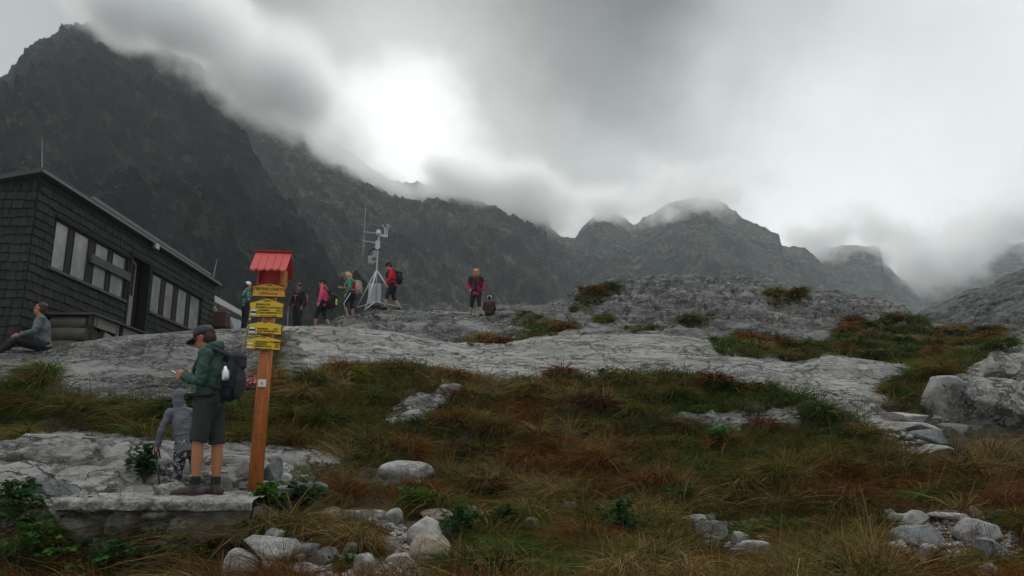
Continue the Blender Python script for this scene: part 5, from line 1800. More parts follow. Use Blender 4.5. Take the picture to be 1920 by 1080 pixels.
# pink flowered bag in the grass behind the post
lo_, no_ = hit(483, 738)
fb = empty('bag', tuple(lo_ + Vector((0, 0, .02))), .4, label='pink and white flowered bag lying in the grass behind the signpost', cat='bag')
fb.scale = (.72,) * 3
K = MB().tube([(-.3, 0, .16), (-.1, 0, .17), (.12, 0, .12), (.3, 0, .07)], [.12, .16, .13, .07], 16, flat=((0, 1, 0), .7), caps=(True, True))
K.skin('body', .015, FLORAL, fb, 3, wrinkle=.04)
MB().tube([(-.3, 0, .25), (-.15, .0, .36), (.05, 0, .28)], .014, 8).build('handle', C_black, fb, smooth=True)

# ------------------------------------------------------------------ retaining wall of rubble and concrete below the man
def retaining_wall():
    wy = 7.72
    x0, x1 = at(-260, 1000, wy).x, at(478, 950, wy).x
    zt_ = PLAT - 0.005
    zb = -1.5
    e = empty('retaining_wall', (x1, wy, zb), label='low rubble retaining wall with a rough concrete top below the man in shorts', cat='wall')
    nx, nz = 320, 110
    X, Z = np.meshgrid(np.linspace(x0, x1, nx), np.linspace(zb, zt_ - .085, nz))
    # stone courses: nearest and second nearest seeds give rounded stones with recessed joints
    r_ = np.random.default_rng(3)
    sx, sz_ = r_.uniform(x0 - .3, x1 + .3, 92), r_.uniform(zb - .2, zt_ + .1, 92)
    d = np.sqrt(((X[..., None] - sx) / 1.35) ** 2 + (Z[..., None] - sz_) ** 2)
    ds = np.sort(d, -1)
    edge = ds[..., 1] - ds[..., 0]
    w_ = np.argmin(d, -1)
    hgt = .11 * np.sqrt(np.clip(edge / .16, 0, 1)) + r_.uniform(-.03, .05, 92)[w_] * np.clip(edge / .05, 0, 1)
    pts = np.stack([X, np.full_like(X, wy), Z], -1).reshape(-1, 3)
    hgt = hgt.ravel() + .025 * fbm(pts * 5, 4) + .01 * fbm(pts * 22, 3)
    # smooth rendered patches at the right end
    sm = np.clip((pts[:, 0] - (x1 - .62)) / .12, 0, 1) * np.clip((pts[:, 2] - (zt_ - .42)) / .04, 0, 1)
    hgt = hgt * (1 - sm) + .115 * sm + .004 * fbm(pts * 14, 3) * sm
    pts[:, 1] -= hgt
    I = np.arange(nx * nz).reshape(nz, nx)
    Qd = np.stack([I[:-1, :-1], I[:-1, 1:], I[1:, 1:], I[1:, :-1]], -1).reshape(-1, 4)
    # back and sides
    n = len(pts)
    bk = []
    for col in (0, nx - 1):
        pass
    org = np.array([x1, wy, zb])
    o = mesh_np('wall_face', pts - org, [Qd], M['stone_wall'], e)
    mb = MB().box((x0 - x1, 0.02, 0), (-.012, .5, zt_ - .09 - zb))
    mb.build('wall_core', M['stone_wall'], e)
    # right-hand end
    ny = 40
    Yg, Zg = np.meshgrid(np.linspace(wy - .12, wy + 1.0, ny), np.linspace(zb, zt_ - .06, 60))
    q_ = np.stack([np.full_like(Yg, x1), Yg, Zg], -1).reshape(-1, 3)
    q_[:, 0] += .02 + .05 * fbm(q_ * 4, 4)
    I = np.arange(ny * 60).reshape(60, ny)
    Qe = np.stack([I[:-1, :-1], I[:-1, 1:], I[1:, 1:], I[1:, :-1]], -1).reshape(-1, 4)
    mesh_np('wall_end', q_ - org, [Qe], M['stone_wall'], e)
    # concrete top with a broken front edge
    nx2, ny2 = 260, 50
    Xg, T = np.meshgrid(np.linspace(at(120, 940, wy).x, x1 + .03, nx2), np.linspace(0, 1, ny2))
    P_ = np.zeros((ny2, nx2, 3))
    ragged = .10 * fbm(np.stack([Xg[0] * 3, Xg[0] * 0, Xg[0] * 0 + 3], -1), 5) + .05 * np.clip(pn(np.stack([Xg[0] * 1.1, Xg[0] * 0, Xg[0] * 0 + 8], -1)) * 3, 0, 1)
    prof_t = [0, .12, .24, .34, 1.0]
    py_ = np.interp(T, prof_t, [.06, -.02, -.035, .0, 1.15])
    pz_ = np.interp(T, prof_t, [-.11, -.105, -.03, .0, .03])
    P_[..., 0], P_[..., 1], P_[..., 2] = Xg, wy - .125 + py_ + ragged[None] * np.clip(1 - T / .5, 0, 1), zt_ + pz_
    P_ = P_.reshape(-1, 3)
    rough = .035 * fbm(P_ * 6, 5) + .016 * ridged(P_ * 24, 2)
    fr_ = np.clip(1.2 - T.ravel() / .34, .35, 1)
    P_[:, 2] += rough * .6
    P_[:, 1] -= rough * 2.2 * fr_ * (T.ravel() < .36)
    I = np.arange(nx2 * ny2).reshape(ny2, nx2)
    Qt = np.stack([I[:-1, :-1], I[:-1, 1:], I[1:, 1:], I[1:, :-1]], -1).reshape(-1, 4)
    mesh_np('concrete_top', P_ - org, [Qt], M['concrete'], e)


m, t, b = new_mat('wall_rubble')
geo = t.node('ShaderNodeNewGeometry')
p = geo.outputs['Position']
c = t.mix(t.smooth(t.noise(p, 2.6, 4, .6), .4, .62), (0.085, 0.08, 0.072), (0.17, 0.165, 0.15))
c = t.mix(t.smooth(t.noise(p, 11, 5, .7), .45, .65, 0, .7), c, (0.21, 0.2, 0.185))
c = t.mix(t.smooth(t.noise(p, 1.7, 4, .6), .56, .68, 0, .7), c, (0.10, 0.085, 0.055))
t.link(c, b.inputs['Base Color'])
b.inputs['Roughness'].default_value = .9
t.link(t.bump(t.noise(p, 26, 5, .7), .8, .03), b.inputs['Normal'])
M['stone_wall'] = m
m, t, b = new_mat('rough_concrete')
geo = t.node('ShaderNodeNewGeometry')
p = geo.outputs['Position']
c = t.mix(t.smooth(t.noise(p, 7, 5, .7), .4, .62), (0.13, 0.127, 0.118), (0.29, 0.285, 0.268))
c = t.mix(t.smooth(t.noise(p, 2.0, 4, .6), .55, .7, 0, .6), c, (0.13, 0.13, 0.115))
t.link(c, b.inputs['Base Color'])
b.inputs['Roughness'].default_value = .92
t.link(t.bump(t.noise(p, 45, 4, .7), .7, .02), b.inputs['Normal'])
M['concrete'] = m
retaining_wall()

# ------------------------------------------------------------------ loose stones, one object each
M['stone_big'] = rock_material('spotted_granite', (0.26, 0.256, 0.242), (0.05, 0.05, 0.048), 1.3, 0.9, 1.0, (1, 1, 1), 0.03)


def stone(px, py, wpx, hpx, mat, label, seed, depth=.8, cuts=9, yaw=0.0, tilt=0.0, sink=.22, name='boulder', Yov=None, cat='boulder', group=None):
    """an angular stone whose visible outline is wpx by hpx photograph pixels, standing with its foot at (px,py)"""
    loc, nor = hit(px, py)
    if loc is None:
        return None
    sc = loc.y / (CT * F)
    w_, h_ = wpx * sc, hpx * sc / .95
    r_ = np.random.default_rng(seed)
    bm = bmesh.new()
    bmesh.ops.create_icosphere(bm, subdivisions=4, radius=1.0)
    V = np.array([v.co[:] for v in bm.verts])
    Fc = np.array([[v.index for v in f.verts] for f in bm.faces])
    bm.free()
    V = np.sign(V) * np.abs(V) ** .62
    V = V @ np.array(Euler(r_.uniform(-.5, .5, 3)).to_matrix()).T
    for k in range(cuts):
        n = r_.normal(size=3)
        n[2] *= .7
        n /= np.linalg.norm(n)
        c = r_.uniform(.5, .95)
        ex = V @ n - c
        V = np.where((ex > 0)[:, None], V - n * ex[:, None], V)
    V *= 1 + .07 * fbm(V * 1.3 + seed * 3.1, 3)[:, None] + .022 * fbm(V * 6 + seed, 4)[:, None]
    V -= (V.max(0) + V.min(0)) / 2
    V /= (V.max(0) - V.min(0)) / 2
    V = V * np.array([w_ / 2, w_ / 2 * depth, h_ * (1 + sink) / 2])
    R = np.array((Matrix.Rotation(tilt, 3, 'Y')))
    V = V @ R.T
    o = mesh_np(name, V, [Fc], M[mat], smooth=False)
    o.rotation_euler = (0, 0, yaw)
    zc = loc.z + h_ * (1 - sink) / 2
    o.location = (loc.x, loc.y + w_ * depth * .2, zc)
    return tag(o, label, cat, group)


STONES = [
    (312, 934, 60, 28, 'stone', 'rounded grey boulder at the toe of the man in shorts', .7, 5),
    (412, 922, 42, 30, 'stone_dark', 'bluish flat stone right behind the heels of the man in shorts', .6, 8),
    (436, 905, 40, 26, 'stone', 'pale stone left of the signpost foot, lower of two', .7, 8),
    (458, 893, 34, 26, 'stone', 'small pale stone touching the left side of the signpost foot', .8, 7),
    (506, 906, 38, 44, 'stone_dark', 'upright grey stone leaning on the right side of the signpost foot', .7, 9),
    (529, 906, 32, 20, 'stone', 'small pale stone lying right of the upright stone at the post', .8, 8),
    (490, 916, 60, 14, 'stone_warm', 'flat warm stone directly in front of the signpost foot', .8, 7),
    (545, 950, 124, 40, 'stone_dark', 'long dark block at the right end of the retaining wall', .5, 10),
    (503, 1046, 98, 34, 'stone', 'large pale flat-topped boulder at the foot of the retaining wall', .7, 9),
    (512, 1016, 36, 22, 'stone', 'small round stone resting behind the large pale boulder', .8, 6),
    (448, 1086, 66, 48, 'stone', 'pale boulder cut by the bottom edge of the photo', .8, 7),
    (576, 1082, 62, 24, 'stone', 'white flat block at the bottom edge beside the path', .7, 11),
    (574, 1046, 44, 24, 'stone_dark', 'grey block right of the large pale boulder', .8, 10),
    (607, 1058, 52, 27, 'stone_dark', 'bluish rounded boulder in the row before the path', .8, 7),
    (652, 1059, 50, 18, 'stone', 'low oblong stone between bluish boulder and path', .7, 6),
    (657, 1041, 26, 20, 'stone_dark', 'small upright grey stone below the round grass tussock', .8, 7),
    (715, 1043, 46, 27, 'stone_dark', 'square grey block at the left border of the gravel path', .7, 12),
    (738, 984, 32, 27, 'stone', 'grey stone at the upper end of the gravel path', .8, 8),
    (795, 1020, 62, 44, 'stone', 'grey wedge-shaped boulder behind the tan boulder', .8, 9),
    (804, 1060, 74, 54, 'stone_warm', 'big tan boulder at the right border of the path', .9, 7),
    (754, 1068, 62, 26, 'stone_warm', 'flat cream stone on the path beside the tan boulder', .8, 6),
    (682, 1078, 40, 34, 'stone', 'cream rounded stone low on the gravel path', .9, 6),
    (728, 1076, 28, 18, 'stone_warm', 'small brown stone beside the flat cream stone', .9, 6),
    (700, 1096, 30, 20, 'stone', 'small pale stone at the very bottom of the path', .9, 6),
    (622, 970, 46, 18, 'stone', 'low stone in the kerb row under the overhanging tussock', .8, 7),
    (664, 976, 50, 18, 'stone', 'second low stone of the kerb row left of the path', .7, 7),
    (704, 974, 44, 16, 'stone', 'third low stone of the kerb row nearest the path', .7, 7),
    (818, 976, 60, 20, 'stone_warm', 'brownish flat stone right of the leafy green plant', .7, 7),
    (872, 962, 44, 12, 'stone', 'thin pale slab in the grass right of the brownish stone', .7, 8),
    (1302, 1000, 50, 24, 'stone', 'white rock poking from the grass, left of the central pair', .8, 9),
    (1330, 1010, 62, 26, 'stone', 'larger white rock of the central pair in the grass', .8, 9),
    (1420, 1050, 46, 25, 'stone', 'grey-white stone beside the scree patch at bottom centre', .8, 8),
    (1373, 1052, 26, 20, 'stone', 'small white stone left of the scree patch', .8, 7),
    (1688, 990, 32, 20, 'stone', 'pale leaning slab, left of the pair on the right', .6, 9),
    (1716, 994, 48, 26, 'stone', 'pale leaning slab, right of the pair on the right', .6, 9),
    (1728, 1020, 76, 24, 'stone_dark', 'grey low slab below the leaning pair', .7, 9),
    (1836, 1014, 74, 30, 'stone', 'grey peaked boulder near the right edge', .7, 9),
    (1690, 1048, 46, 24, 'stone', 'white flat rock on a dark one in the lower right', .8, 9),
    (1745, 1040, 30, 14, 'stone', 'small white slab right of the flat white rock', .7, 9),
    (1872, 1060, 62, 34, 'stone_dark', 'large tilted flat slab at lower right', .9, 12),
    (1784, 975, 70, 10, 'stone', 'thin pale slab lying on the upper right path', .7, 8),
    (1790, 1054, 40, 16, 'stone', 'flat stone left of the tilted slab', .8, 8),
    (1856, 1086, 30, 20, 'stone', 'rounded stone under the tilted slab at the bottom edge', .8, 7),
    (1066, 956, 30, 14, 'stone', 'small white stone on the foot of the grassy bank', .8, 7),
    (136, 642, 17, 11, 'stone', 'small white stone in front of the log stack', .8, 10),
    (1690, 790, 104, 16, 'stone', 'uppermost flat ledge stone below the right slab', .6, 10),
    (1712, 812, 120, 20, 'stone', 'middle flat ledge stone of the stepped rocks on the right', .6, 10),
    (1745, 848, 84, 14, 'stone', 'lowest flat ledge stone of the stepped rocks on the right', .6, 10),
    (1800, 788, 100, 80, 'stone_big', 'big lichen-spotted block on the left of the two at the right edge', .8, 10),
    (1880, 800, 140, 86, 'stone_big', 'largest pale cracked block at the right edge', .7, 9),
    (1885, 706, 76, 46, 'stone_big', 'pale block behind the largest one at the right edge', .8, 9),
    (1740, 828, 70, 22, 'stone_dark', 'dark slab wedged among the stepped rocks on the right', .7, 10),
    (100, 925, 110, 26, 'stone_dark', 'long grey stone behind the grass at the wall top, left side', .6, 6),
    (760, 902, 100, 34, 'stone', 'smooth hump-backed grey boulder in the middle grass', .6, 4),
]
for i, (px, py, w_, h_, mat, lab, dep, cuts) in enumerate(STONES):
    if px > 1290 and py > 960:
        w_, h_ = w_ * 1.2, h_ * 1.25
    stone(px, py, w_, h_, mat, lab, 100 + i, dep, cuts, yaw=random.uniform(-.15, .15), tilt=random.uniform(-.12, .12), sink=.3 if h_ > 15 else .4)

RL = np.random.default_rng(77)
for poly, cnt, lab, grp, k0, k1 in (
        ([(470, 1000), (640, 990), (720, 1040), (860, 1075), (850, 1095), (480, 1095)], 26, 'loose pale stone in the rubble along the gravel path', 'loose stones along the gravel path', 14, 34),
        ([(395, 890), (600, 880), (640, 915), (560, 925), (400, 925)], 14, 'small loose stone on the ground around the signpost foot', 'loose stones around the signpost foot', 10, 24),
        ([(1290, 985), (1440, 1010), (1440, 1085), (1330, 1090)], 16, 'white broken stone in the bottom centre scree patch', 'broken stones of the scree patch', 12, 34),
        ([(860, 985), (1280, 985), (1290, 1085), (880, 1085)], 10, 'lone pale stone among the bottom centre tussocks', 'stones among the bottom centre tussocks', 14, 36),
        ([(1230, 975), (1740, 975), (1740, 992), (1240, 996)], 20, 'small pale stone on the thin stony strip below the bank', 'stones of the thin stony strip', 12, 30),
        ([(1650, 965), (1900, 960), (1930, 1085), (1700, 1085)], 30, 'pale broken stone scattered on the lower right path', 'broken stones of the lower right path', 14, 44)):
    xs, ys = [q_[0] for q_ in poly], [q_[1] for q_ in poly]
    k = 0
    while k < cnt:
        x, y = RL.uniform(min(xs), max(xs)), RL.uniform(min(ys), max(ys))
        if not in_poly(np.array([x]), np.array([y]), poly)[0]:
            continue
        w_ = k0 + (k1 - k0) * RL.random() ** 1.6
        stone(x, y, w_, w_ * RL.uniform(.4, .7), ('stone', 'stone', 'stone_dark', 'stone_warm')[int(RL.integers(4))], lab, 900 + k + int(x), .8, 9, RL.uniform(-.5, .5), RL.uniform(-.3, .3), .35, group=grp)
        STONES.append((x, y, w_, w_ * .5))
        k += 1

# gravel and small rubble: far too many to count
def rubble():
    r_ = np.random.default_rng(11)
    bm = bmesh.new()
    bmesh.ops.create_icosphere(bm, subdivisions=1, radius=1.0)
    V0 = np.array([v.co[:] for v in bm.verts])
    F0 = np.array([[v.index for v in f.verts] for f in bm.faces])
    bm.free()
    Vs, Fs, Cs, n = [], [], [], 0
    areas = [([(640, 1000), (690, 975), (750, 965), (765, 1000), (770, 1040), (830, 1100), (620, 1100), (690, 1040)], 2400, (.008, .045)),
             ([(560, 1062), (860, 1072), (880, 1100), (540, 1100)], 700, (.012, .05)),
             ([(420, 905), (540, 905), (600, 930), (470, 940), (390, 938)], 240, (.008, .03)),
             ([(150, 925), (480, 915), (480, 945), (150, 945)], 160, (.005, .018)),
             ([(1385, 1018), (1440, 1030), (1410, 1085), (1330, 1085)], 700, (.01, .045)),
             ([(1230, 975), (1480, 983), (1740, 975), (1740, 990), (1480, 996), (1250, 990)], 620, (.012, .06)),
             ([(1650, 970), (1900, 960), (1920, 1090), (1760, 1085), (1700, 1030)], 1300, (.01, .05)),
             ([(1700, 900), (1800, 905), (1860, 960), (1740, 960)], 90, (.01, .04)),
             ([(600, 960), (740, 965), (730, 985), (600, 980)], 120, (.01, .04)),
             ([(1640, 780), (1780, 800), (1770, 860), (1690, 850)], 120, (.02, .07)),
             ([(500, 870), (620, 870), (640, 900), (540, 905)], 120, (.008, .025))]
    for poly, cnt, (s0, s1) in areas:
        xs = [q_[0] for q_ in poly]
        ys = [q_[1] for q_ in poly]
        k = 0
        while k < cnt:
            x, y = r_.uniform(min(xs), max(xs)), r_.uniform(min(ys), max(ys))
            if not in_poly(np.array([x]), np.array([y]), poly)[0]:
                continue
            k += 1
            loc, nor = hit(x, y)
            if loc is None:
                continue
            s = s0 + (s1 - s0) * r_.random() ** 2.4
            v = V0 * (1 + .3 * r_.normal(size=(len(V0), 1)) * .6) * np.array([1, r_.uniform(.6, 1), r_.uniform(.35, .7)]) * s
            a = r_.uniform(0, 6.28)
            ca, sa = math.cos(a), math.sin(a)
            v = v @ np.array([[ca, sa, 0], [-sa, ca, 0], [0, 0, 1]])
            Vs.append(v + np.array(loc) + np.array([0, 0, s * .12]))
            Fs.append(F0 + n)
            g = r_.uniform(.10, .38)
            wm = r_.uniform(0, .12)
            Cs.append(np.tile([g * (1 + wm), g, g * (1 - wm)], (len(V0), 1)))
            n += len(V0)
    m, t, b = new_mat('gravel_stone')
    at_ = t.node('ShaderNodeAttribute', attribute_name='tint')
    geo = t.node('ShaderNodeNewGeometry')
    c = t.mix(t.smooth(t.noise(geo.outputs['Position'], 60, 3, .6), .4, .65, 0, .5), at_.outputs['Color'], (.12, .115, .11))
    t.link(c, b.inputs['Base Color'])
    b.inputs['Roughness'].default_value = .9
    o = mesh_np('rubble', np.concatenate(Vs), [np.concatenate(Fs)], m, smooth=False)
    vcol(o, np.concatenate(Cs))
    tag(o, kind='stuff')


rubble()

# ------------------------------------------------------------------ grass
def leafy_mat(name, trans=.35):
    m = bpy.data.materials.new(name)
    m.use_nodes = True
    t = NT(m.node_tree)
    t.n.remove(t.n['Principled BSDF'])
    a = t.node('ShaderNodeAttribute', attribute_name='tint')
    d, tr, mx = t.node('ShaderNodeBsdfDiffuse'), t.node('ShaderNodeBsdfTranslucent'), t.node('ShaderNodeMixShader')
    t.link(a.outputs['Color'], d.inputs['Color'])
    t.link(a.outputs['Color'], tr.inputs['Color'])
    mx.inputs[0].default_value = trans
    t.link(d.outputs[0], mx.inputs[1])
    t.link(tr.outputs[0], mx.inputs[2])
    t.link(mx.outputs[0], t.n['Material Output'].inputs['Surface'])
    return m


M['blade'] = leafy_mat('grass_blade')
RUST, STRAW, OLIVE, GREEN, DARKG, RED = (A(.104, .046, .014), A(.165, .12, .048), A(.074, .068, .018), A(.039, .072, .014), A(.018, .034, .010), A(.068, .025, .014))
# hue regions: (outline in photograph pixels, weights of rust, straw, olive, green, dark green, red)
HUES = [
    ([(1660, 975), (2200, 960), (2200, 1400), (1660, 1400)], (.2, .16, .36, .16, .1, .02)),
    ([(-200, 700), (340, 715), (460, 730), (460, 840), (-200, 840)], (.10, .14, .5, .26, .12, .02)),
    ([(460, 650), (900, 650), (900, 720), (720, 850), (460, 860)], (.34, .2, .3, .06, .12, .06)),
    ([(830, 660), (1230, 660), (1200, 960), (830, 960), (700, 880)], (.46, .16, .16, .06, .08, .16)),
    ([(1200, 670), (1520, 680), (1560, 770), (1200, 770)], (.38, .1, .2, .16, .14, .1)),
    ([(1180, 770), (1440, 780), (1430, 900), (1200, 880)], (.18, .1, .22, .36, .12, .06)),
    ([(1480, 740), (1620, 750), (1670, 900), (1480, 900)], (.12, .1, .36, .36, .12, .02)),
    ([(1180, 880), (1500, 880), (1480, 980), (1180, 980)], (.22, .2, .28, .18, .1, .06)),
    ([(1500, 880), (1930, 800), (1990, 980), (1500, 980)], (.42, .1, .24, .1, .08, .1)),
    ([(1300, 560), (1930, 560), (1930, 780), (1640, 780), (1300, 680)], (.32, .08, .36, .12, .14, .04)),
    ([(-300, 930), (420, 960), (460, 1400), (-300, 1400)], (.12, .12, .34, .22, .24, .02)),
    ([(840, 960), (1300, 960), (1300, 1400), (480, 1400), (700, 1060)], (.08, .13, .42, .26, .2, .01)),
    ([(1300, 960), (1700, 960), (1680, 1400), (1300, 1400)], (.10, .13, .42, .24, .16, .01)),
]
BARE = [[(640, 985), (690, 968), (755, 962), (775, 1000), (770, 1035), (840, 1100), (560, 1100), (640, 1056), (700, 1045), (712, 1005)],
        [(1385, 1020), (1440, 1032), (1410, 1090), (1330, 1090)], [(395, 900), (600, 895), (640, 935), (470, 950), (100, 950), (100, 925)], [(1635, 780), (1790, 800), (1775, 862), (1690, 856)],
        [(1230, 977), (1740, 977), (1740, 990), (1250, 990)]]
THIN = [[(1640, 955), (1910, 950), (1930, 1090), (1680, 1090)], [(500, 860), (660, 860), (760, 960), (520, 940)], [(-100, 800), (480, 800), (480, 828), (-100, 828)]]


def scatter(n_want, seed):
    r_ = np.random.default_rng(seed)
    sel = (~isrock) & (fm < .4)
    qs = quads[sel]
    c = PT[qs].mean(1)
    px, py = project(c)
    vis = (c[:, 1] > 5.2) & (c[:, 1] < 38) & (px > -170) & (px < 2090) & (py < 1180) & (py > 480)
    qs, c, px, py = qs[vis], c[vis], px[vis], py[vis]
    a, b_ = PT[qs[:, 2]] - PT[qs[:, 0]], PT[qs[:, 3]] - PT[qs[:, 1]]
    nr = np.cross(a, b_)
    area = np.linalg.norm(nr, axis=1) / 2
    # fewer and larger tufts far off, hidden backs thinned
    wgt = area * (9.0 / np.clip(c[:, 1], 6, 40)) ** 1.1
    nr /= (2 * area[:, None] + 1e-9)
    nr[nr[:, 2] < 0] *= -1
    toc = -c / np.linalg.norm(c, axis=1)[:, None]
    wgt *= np.where((nr * toc).sum(1) > -.05, 1, .15)
    for poly in BARE:
        wgt[in_poly(px, py, poly)] = 0
    for sx_, sy_, sw_, sh_ in [(q_[0], q_[1], q_[2], q_[3]) for q_ in STONES]:
        wgt[(np.abs(px - sx_) < sw_ * .55) & (py > sy_ - sh_ * 1.0) & (py < sy_ + sh_ * .55)] *= .06
    for poly in THIN:
        wgt[in_poly(px, py, poly)] *= .38
    pick = r_.choice(len(qs), n_want, p=wgt / wgt.sum())
    u, v = r_.random((2, n_want, 1))
    q4 = PT[qs[pick]]
    P_ = (q4[:, 0] * (1 - u) + q4[:, 1] * u) * (1 - v) + (q4[:, 3] * (1 - u) + q4[:, 2] * u) * v
    return P_, nr[pick]


def hue_of(P_, r_):
    px, py = project(P_)
    px = px + 40 * fbm(P_ * .8 + 9, 3)
    py = py + 22 * fbm(P_ * .8 + 29, 3)
    Wt = np.tile([.3, .14, .3, .12, .1, .04], (len(P_), 1)).astype(float)
    for poly, wt in HUES:
        Wt[in_poly(px, py, poly)] = wt
    # patches a metre or so across where one kind takes over
    for k in range(6):
        Wt[:, k] *= np.exp(2.4 * fbm(P_ * (.55 + .1 * k) + 71 * k, 3))
    Wt /= Wt.sum(1)[:, None]
    cum = Wt.cumsum(1)
    k = (r_.random((len(P_), 1)) > cum).sum(1).clip(0, 5)
    return k


def grass(name, n_tuft, per, seed, L0, L1, wid, droop, spread, upness=1.0):
    r_ = np.random.default_rng(seed)
    P_, N_ = scatter(n_tuft, seed)
    kind = hue_of(P_, r_)
    pal = np.array([RUST, STRAW, OLIVE, GREEN, DARKG, RED])
    base = pal[kind]
    sz = np.exp(.55 * fbm(P_ * .9 + 3, 3)) * r_.uniform(.75, 1.25, n_tuft)
    L_ = (L0 + (L1 - L0) * r_.random(n_tuft)) * sz
    far_ = np.clip(P_[:, 1] / 11, .75, 2.6)
    L_ = L_ * np.clip(1.25 - P_[:, 1] / 50, .5, 1) * np.where(P_[:, 1] > 20, .7, 1)
    down = N_.copy()
    down[:, 2] = 0
    ln = np.linalg.norm(down, axis=1, keepdims=True)
    down = down / (ln + .15)
    wind = A(-.5, -.25, 0)
    B = n_tuft * per
    ti = np.repeat(np.arange(n_tuft), per)
    ang = r_.uniform(0, 2 * math.pi, B)
    rad = np.stack([np.cos(ang), np.sin(ang), np.zeros(B)], -1)
    rr = r_.random(B)[:, None] ** .7
    lb = (L_[ti] * r_.uniform(.5, 1.15, B))[:, None]
    root = P_[ti] + rad * rr * (.05 + .10 * L_[ti])[:, None] * spread
    up = np.array([0, 0, 1.0]) * upness + N_[ti] * .35
    d0 = up + rad * (.25 + .75 * rr) * spread * .8 + down[ti] * .25 + r_.normal(size=(B, 3)) * .12
    d0 /= np.linalg.norm(d0, axis=1)[:, None]
    bend = (rad * .6 * rr + down[ti] * .75 + wind * .35 + np.array([0, 0, -1.05]) + r_.normal(size=(B, 3)) * .2) * droop * r_.uniform(.5, 1.3, (B, 1))
    side = np.cross(d0, r_.normal(size=(B, 3)))
    side /= np.linalg.norm(side, axis=1)[:, None] + 1e-9
    wd_ = (wid * far_[ti] * r_.uniform(.6, 1.3, B))[:, None]
    rowsP = []
    for t_, k in ((0, .9), (.36, 1.0), (.70, .7)):
        c = root - np.array([0, 0, .02]) + lb * (d0 * t_ + bend * t_ * t_ * .55)
        rowsP += [c - side * wd_ * k * .5, c + side * wd_ * k * .5]
    rowsP.append(root + lb * (d0 + bend * .55))
    V = np.stack(rowsP, 1).reshape(-1, 3)
    o0 = np.arange(B)[:, None] * 7
    Q = np.concatenate([o0 + np.array([0, 1, 3, 2]), o0 + np.array([2, 3, 5, 4])])
    T = o0 + np.array([4, 5, 6])
    o = mesh_np(name, V, [Q, T], M['blade'], smooth=False)
    col = base[ti] * (r_.uniform(.5, 1.45, n_tuft)[ti] * r_.uniform(.55, 1.7, B))[:, None] * (1 + r_.normal(size=(B, 3)) * .07)
    dry = r_.random(B) < .10
    col[dry] = STRAW * r_.uniform(.7, 1.5, (dry.sum(), 1))
    vcol(o, np.repeat(np.clip(col, .003, .5), 7, axis=0))
    tag(o, kind='stuff')
    return o


grass('grass', 10000, 13, 21, .14, .34, .0075, .75, 1.0)
# long drooping tussock grass
grass('tussock_grass', 6500, 24, 22, .30, .55, .0085, 1.15, 1.25)
HUM = [(x_, y_, k_) for x_, y_, k_ in zip(range(860, 1980, 62), [1075, 1095, 1062, 1100, 1080, 1090, 1070, 1100, 1085, 1065, 1098, 1080, 1100, 1074, 1092, 1080, 1066, 1100, 1088], [.9, 1.1, .8, 1, .9, 1.1, .8, 1, .9, .8, 1, .9, 1.1, .8, 1, .7, .8, .7, .8])] + [
       (640, 935, 1.0), (665, 1030, 1.1), (560, 1000, .9), (985, 985, 1.2), (1100, 1020, 1.2), (950, 1060, 1.3), (1555, 1050, 1.2), (1600, 955, 1.2), (1330, 1060, 1.1), (690, 845, 1.0), (610, 800, .9), (760, 850, 1.0),
       (1250, 1030, 1.0), (1480, 1030, .9), (1640, 1000, .8), (1880, 960, 1.1), (60, 775, .9), (150, 775, .9), (240, 780, .9), (330, 775, .8), (430, 780, .9), (540, 790, 1.0), (580, 720, .9), (640, 700, .9), (850, 800, 1.1), (900, 870, 1.1),
       (1010, 840, 1.1), (1120, 880, 1.1), (1000, 740, 1.0), (1100, 760, 1.0), (1180, 720, 1.0), (1540, 790, 1.1), (1600, 840, 1.1), (1560, 870, 1.0), (1700, 900, 1.0), (1800, 900, 1.1), (1380, 920, 1.0), (1460, 900, 1.0), (820, 960, 1.0), (880, 930, .9)]


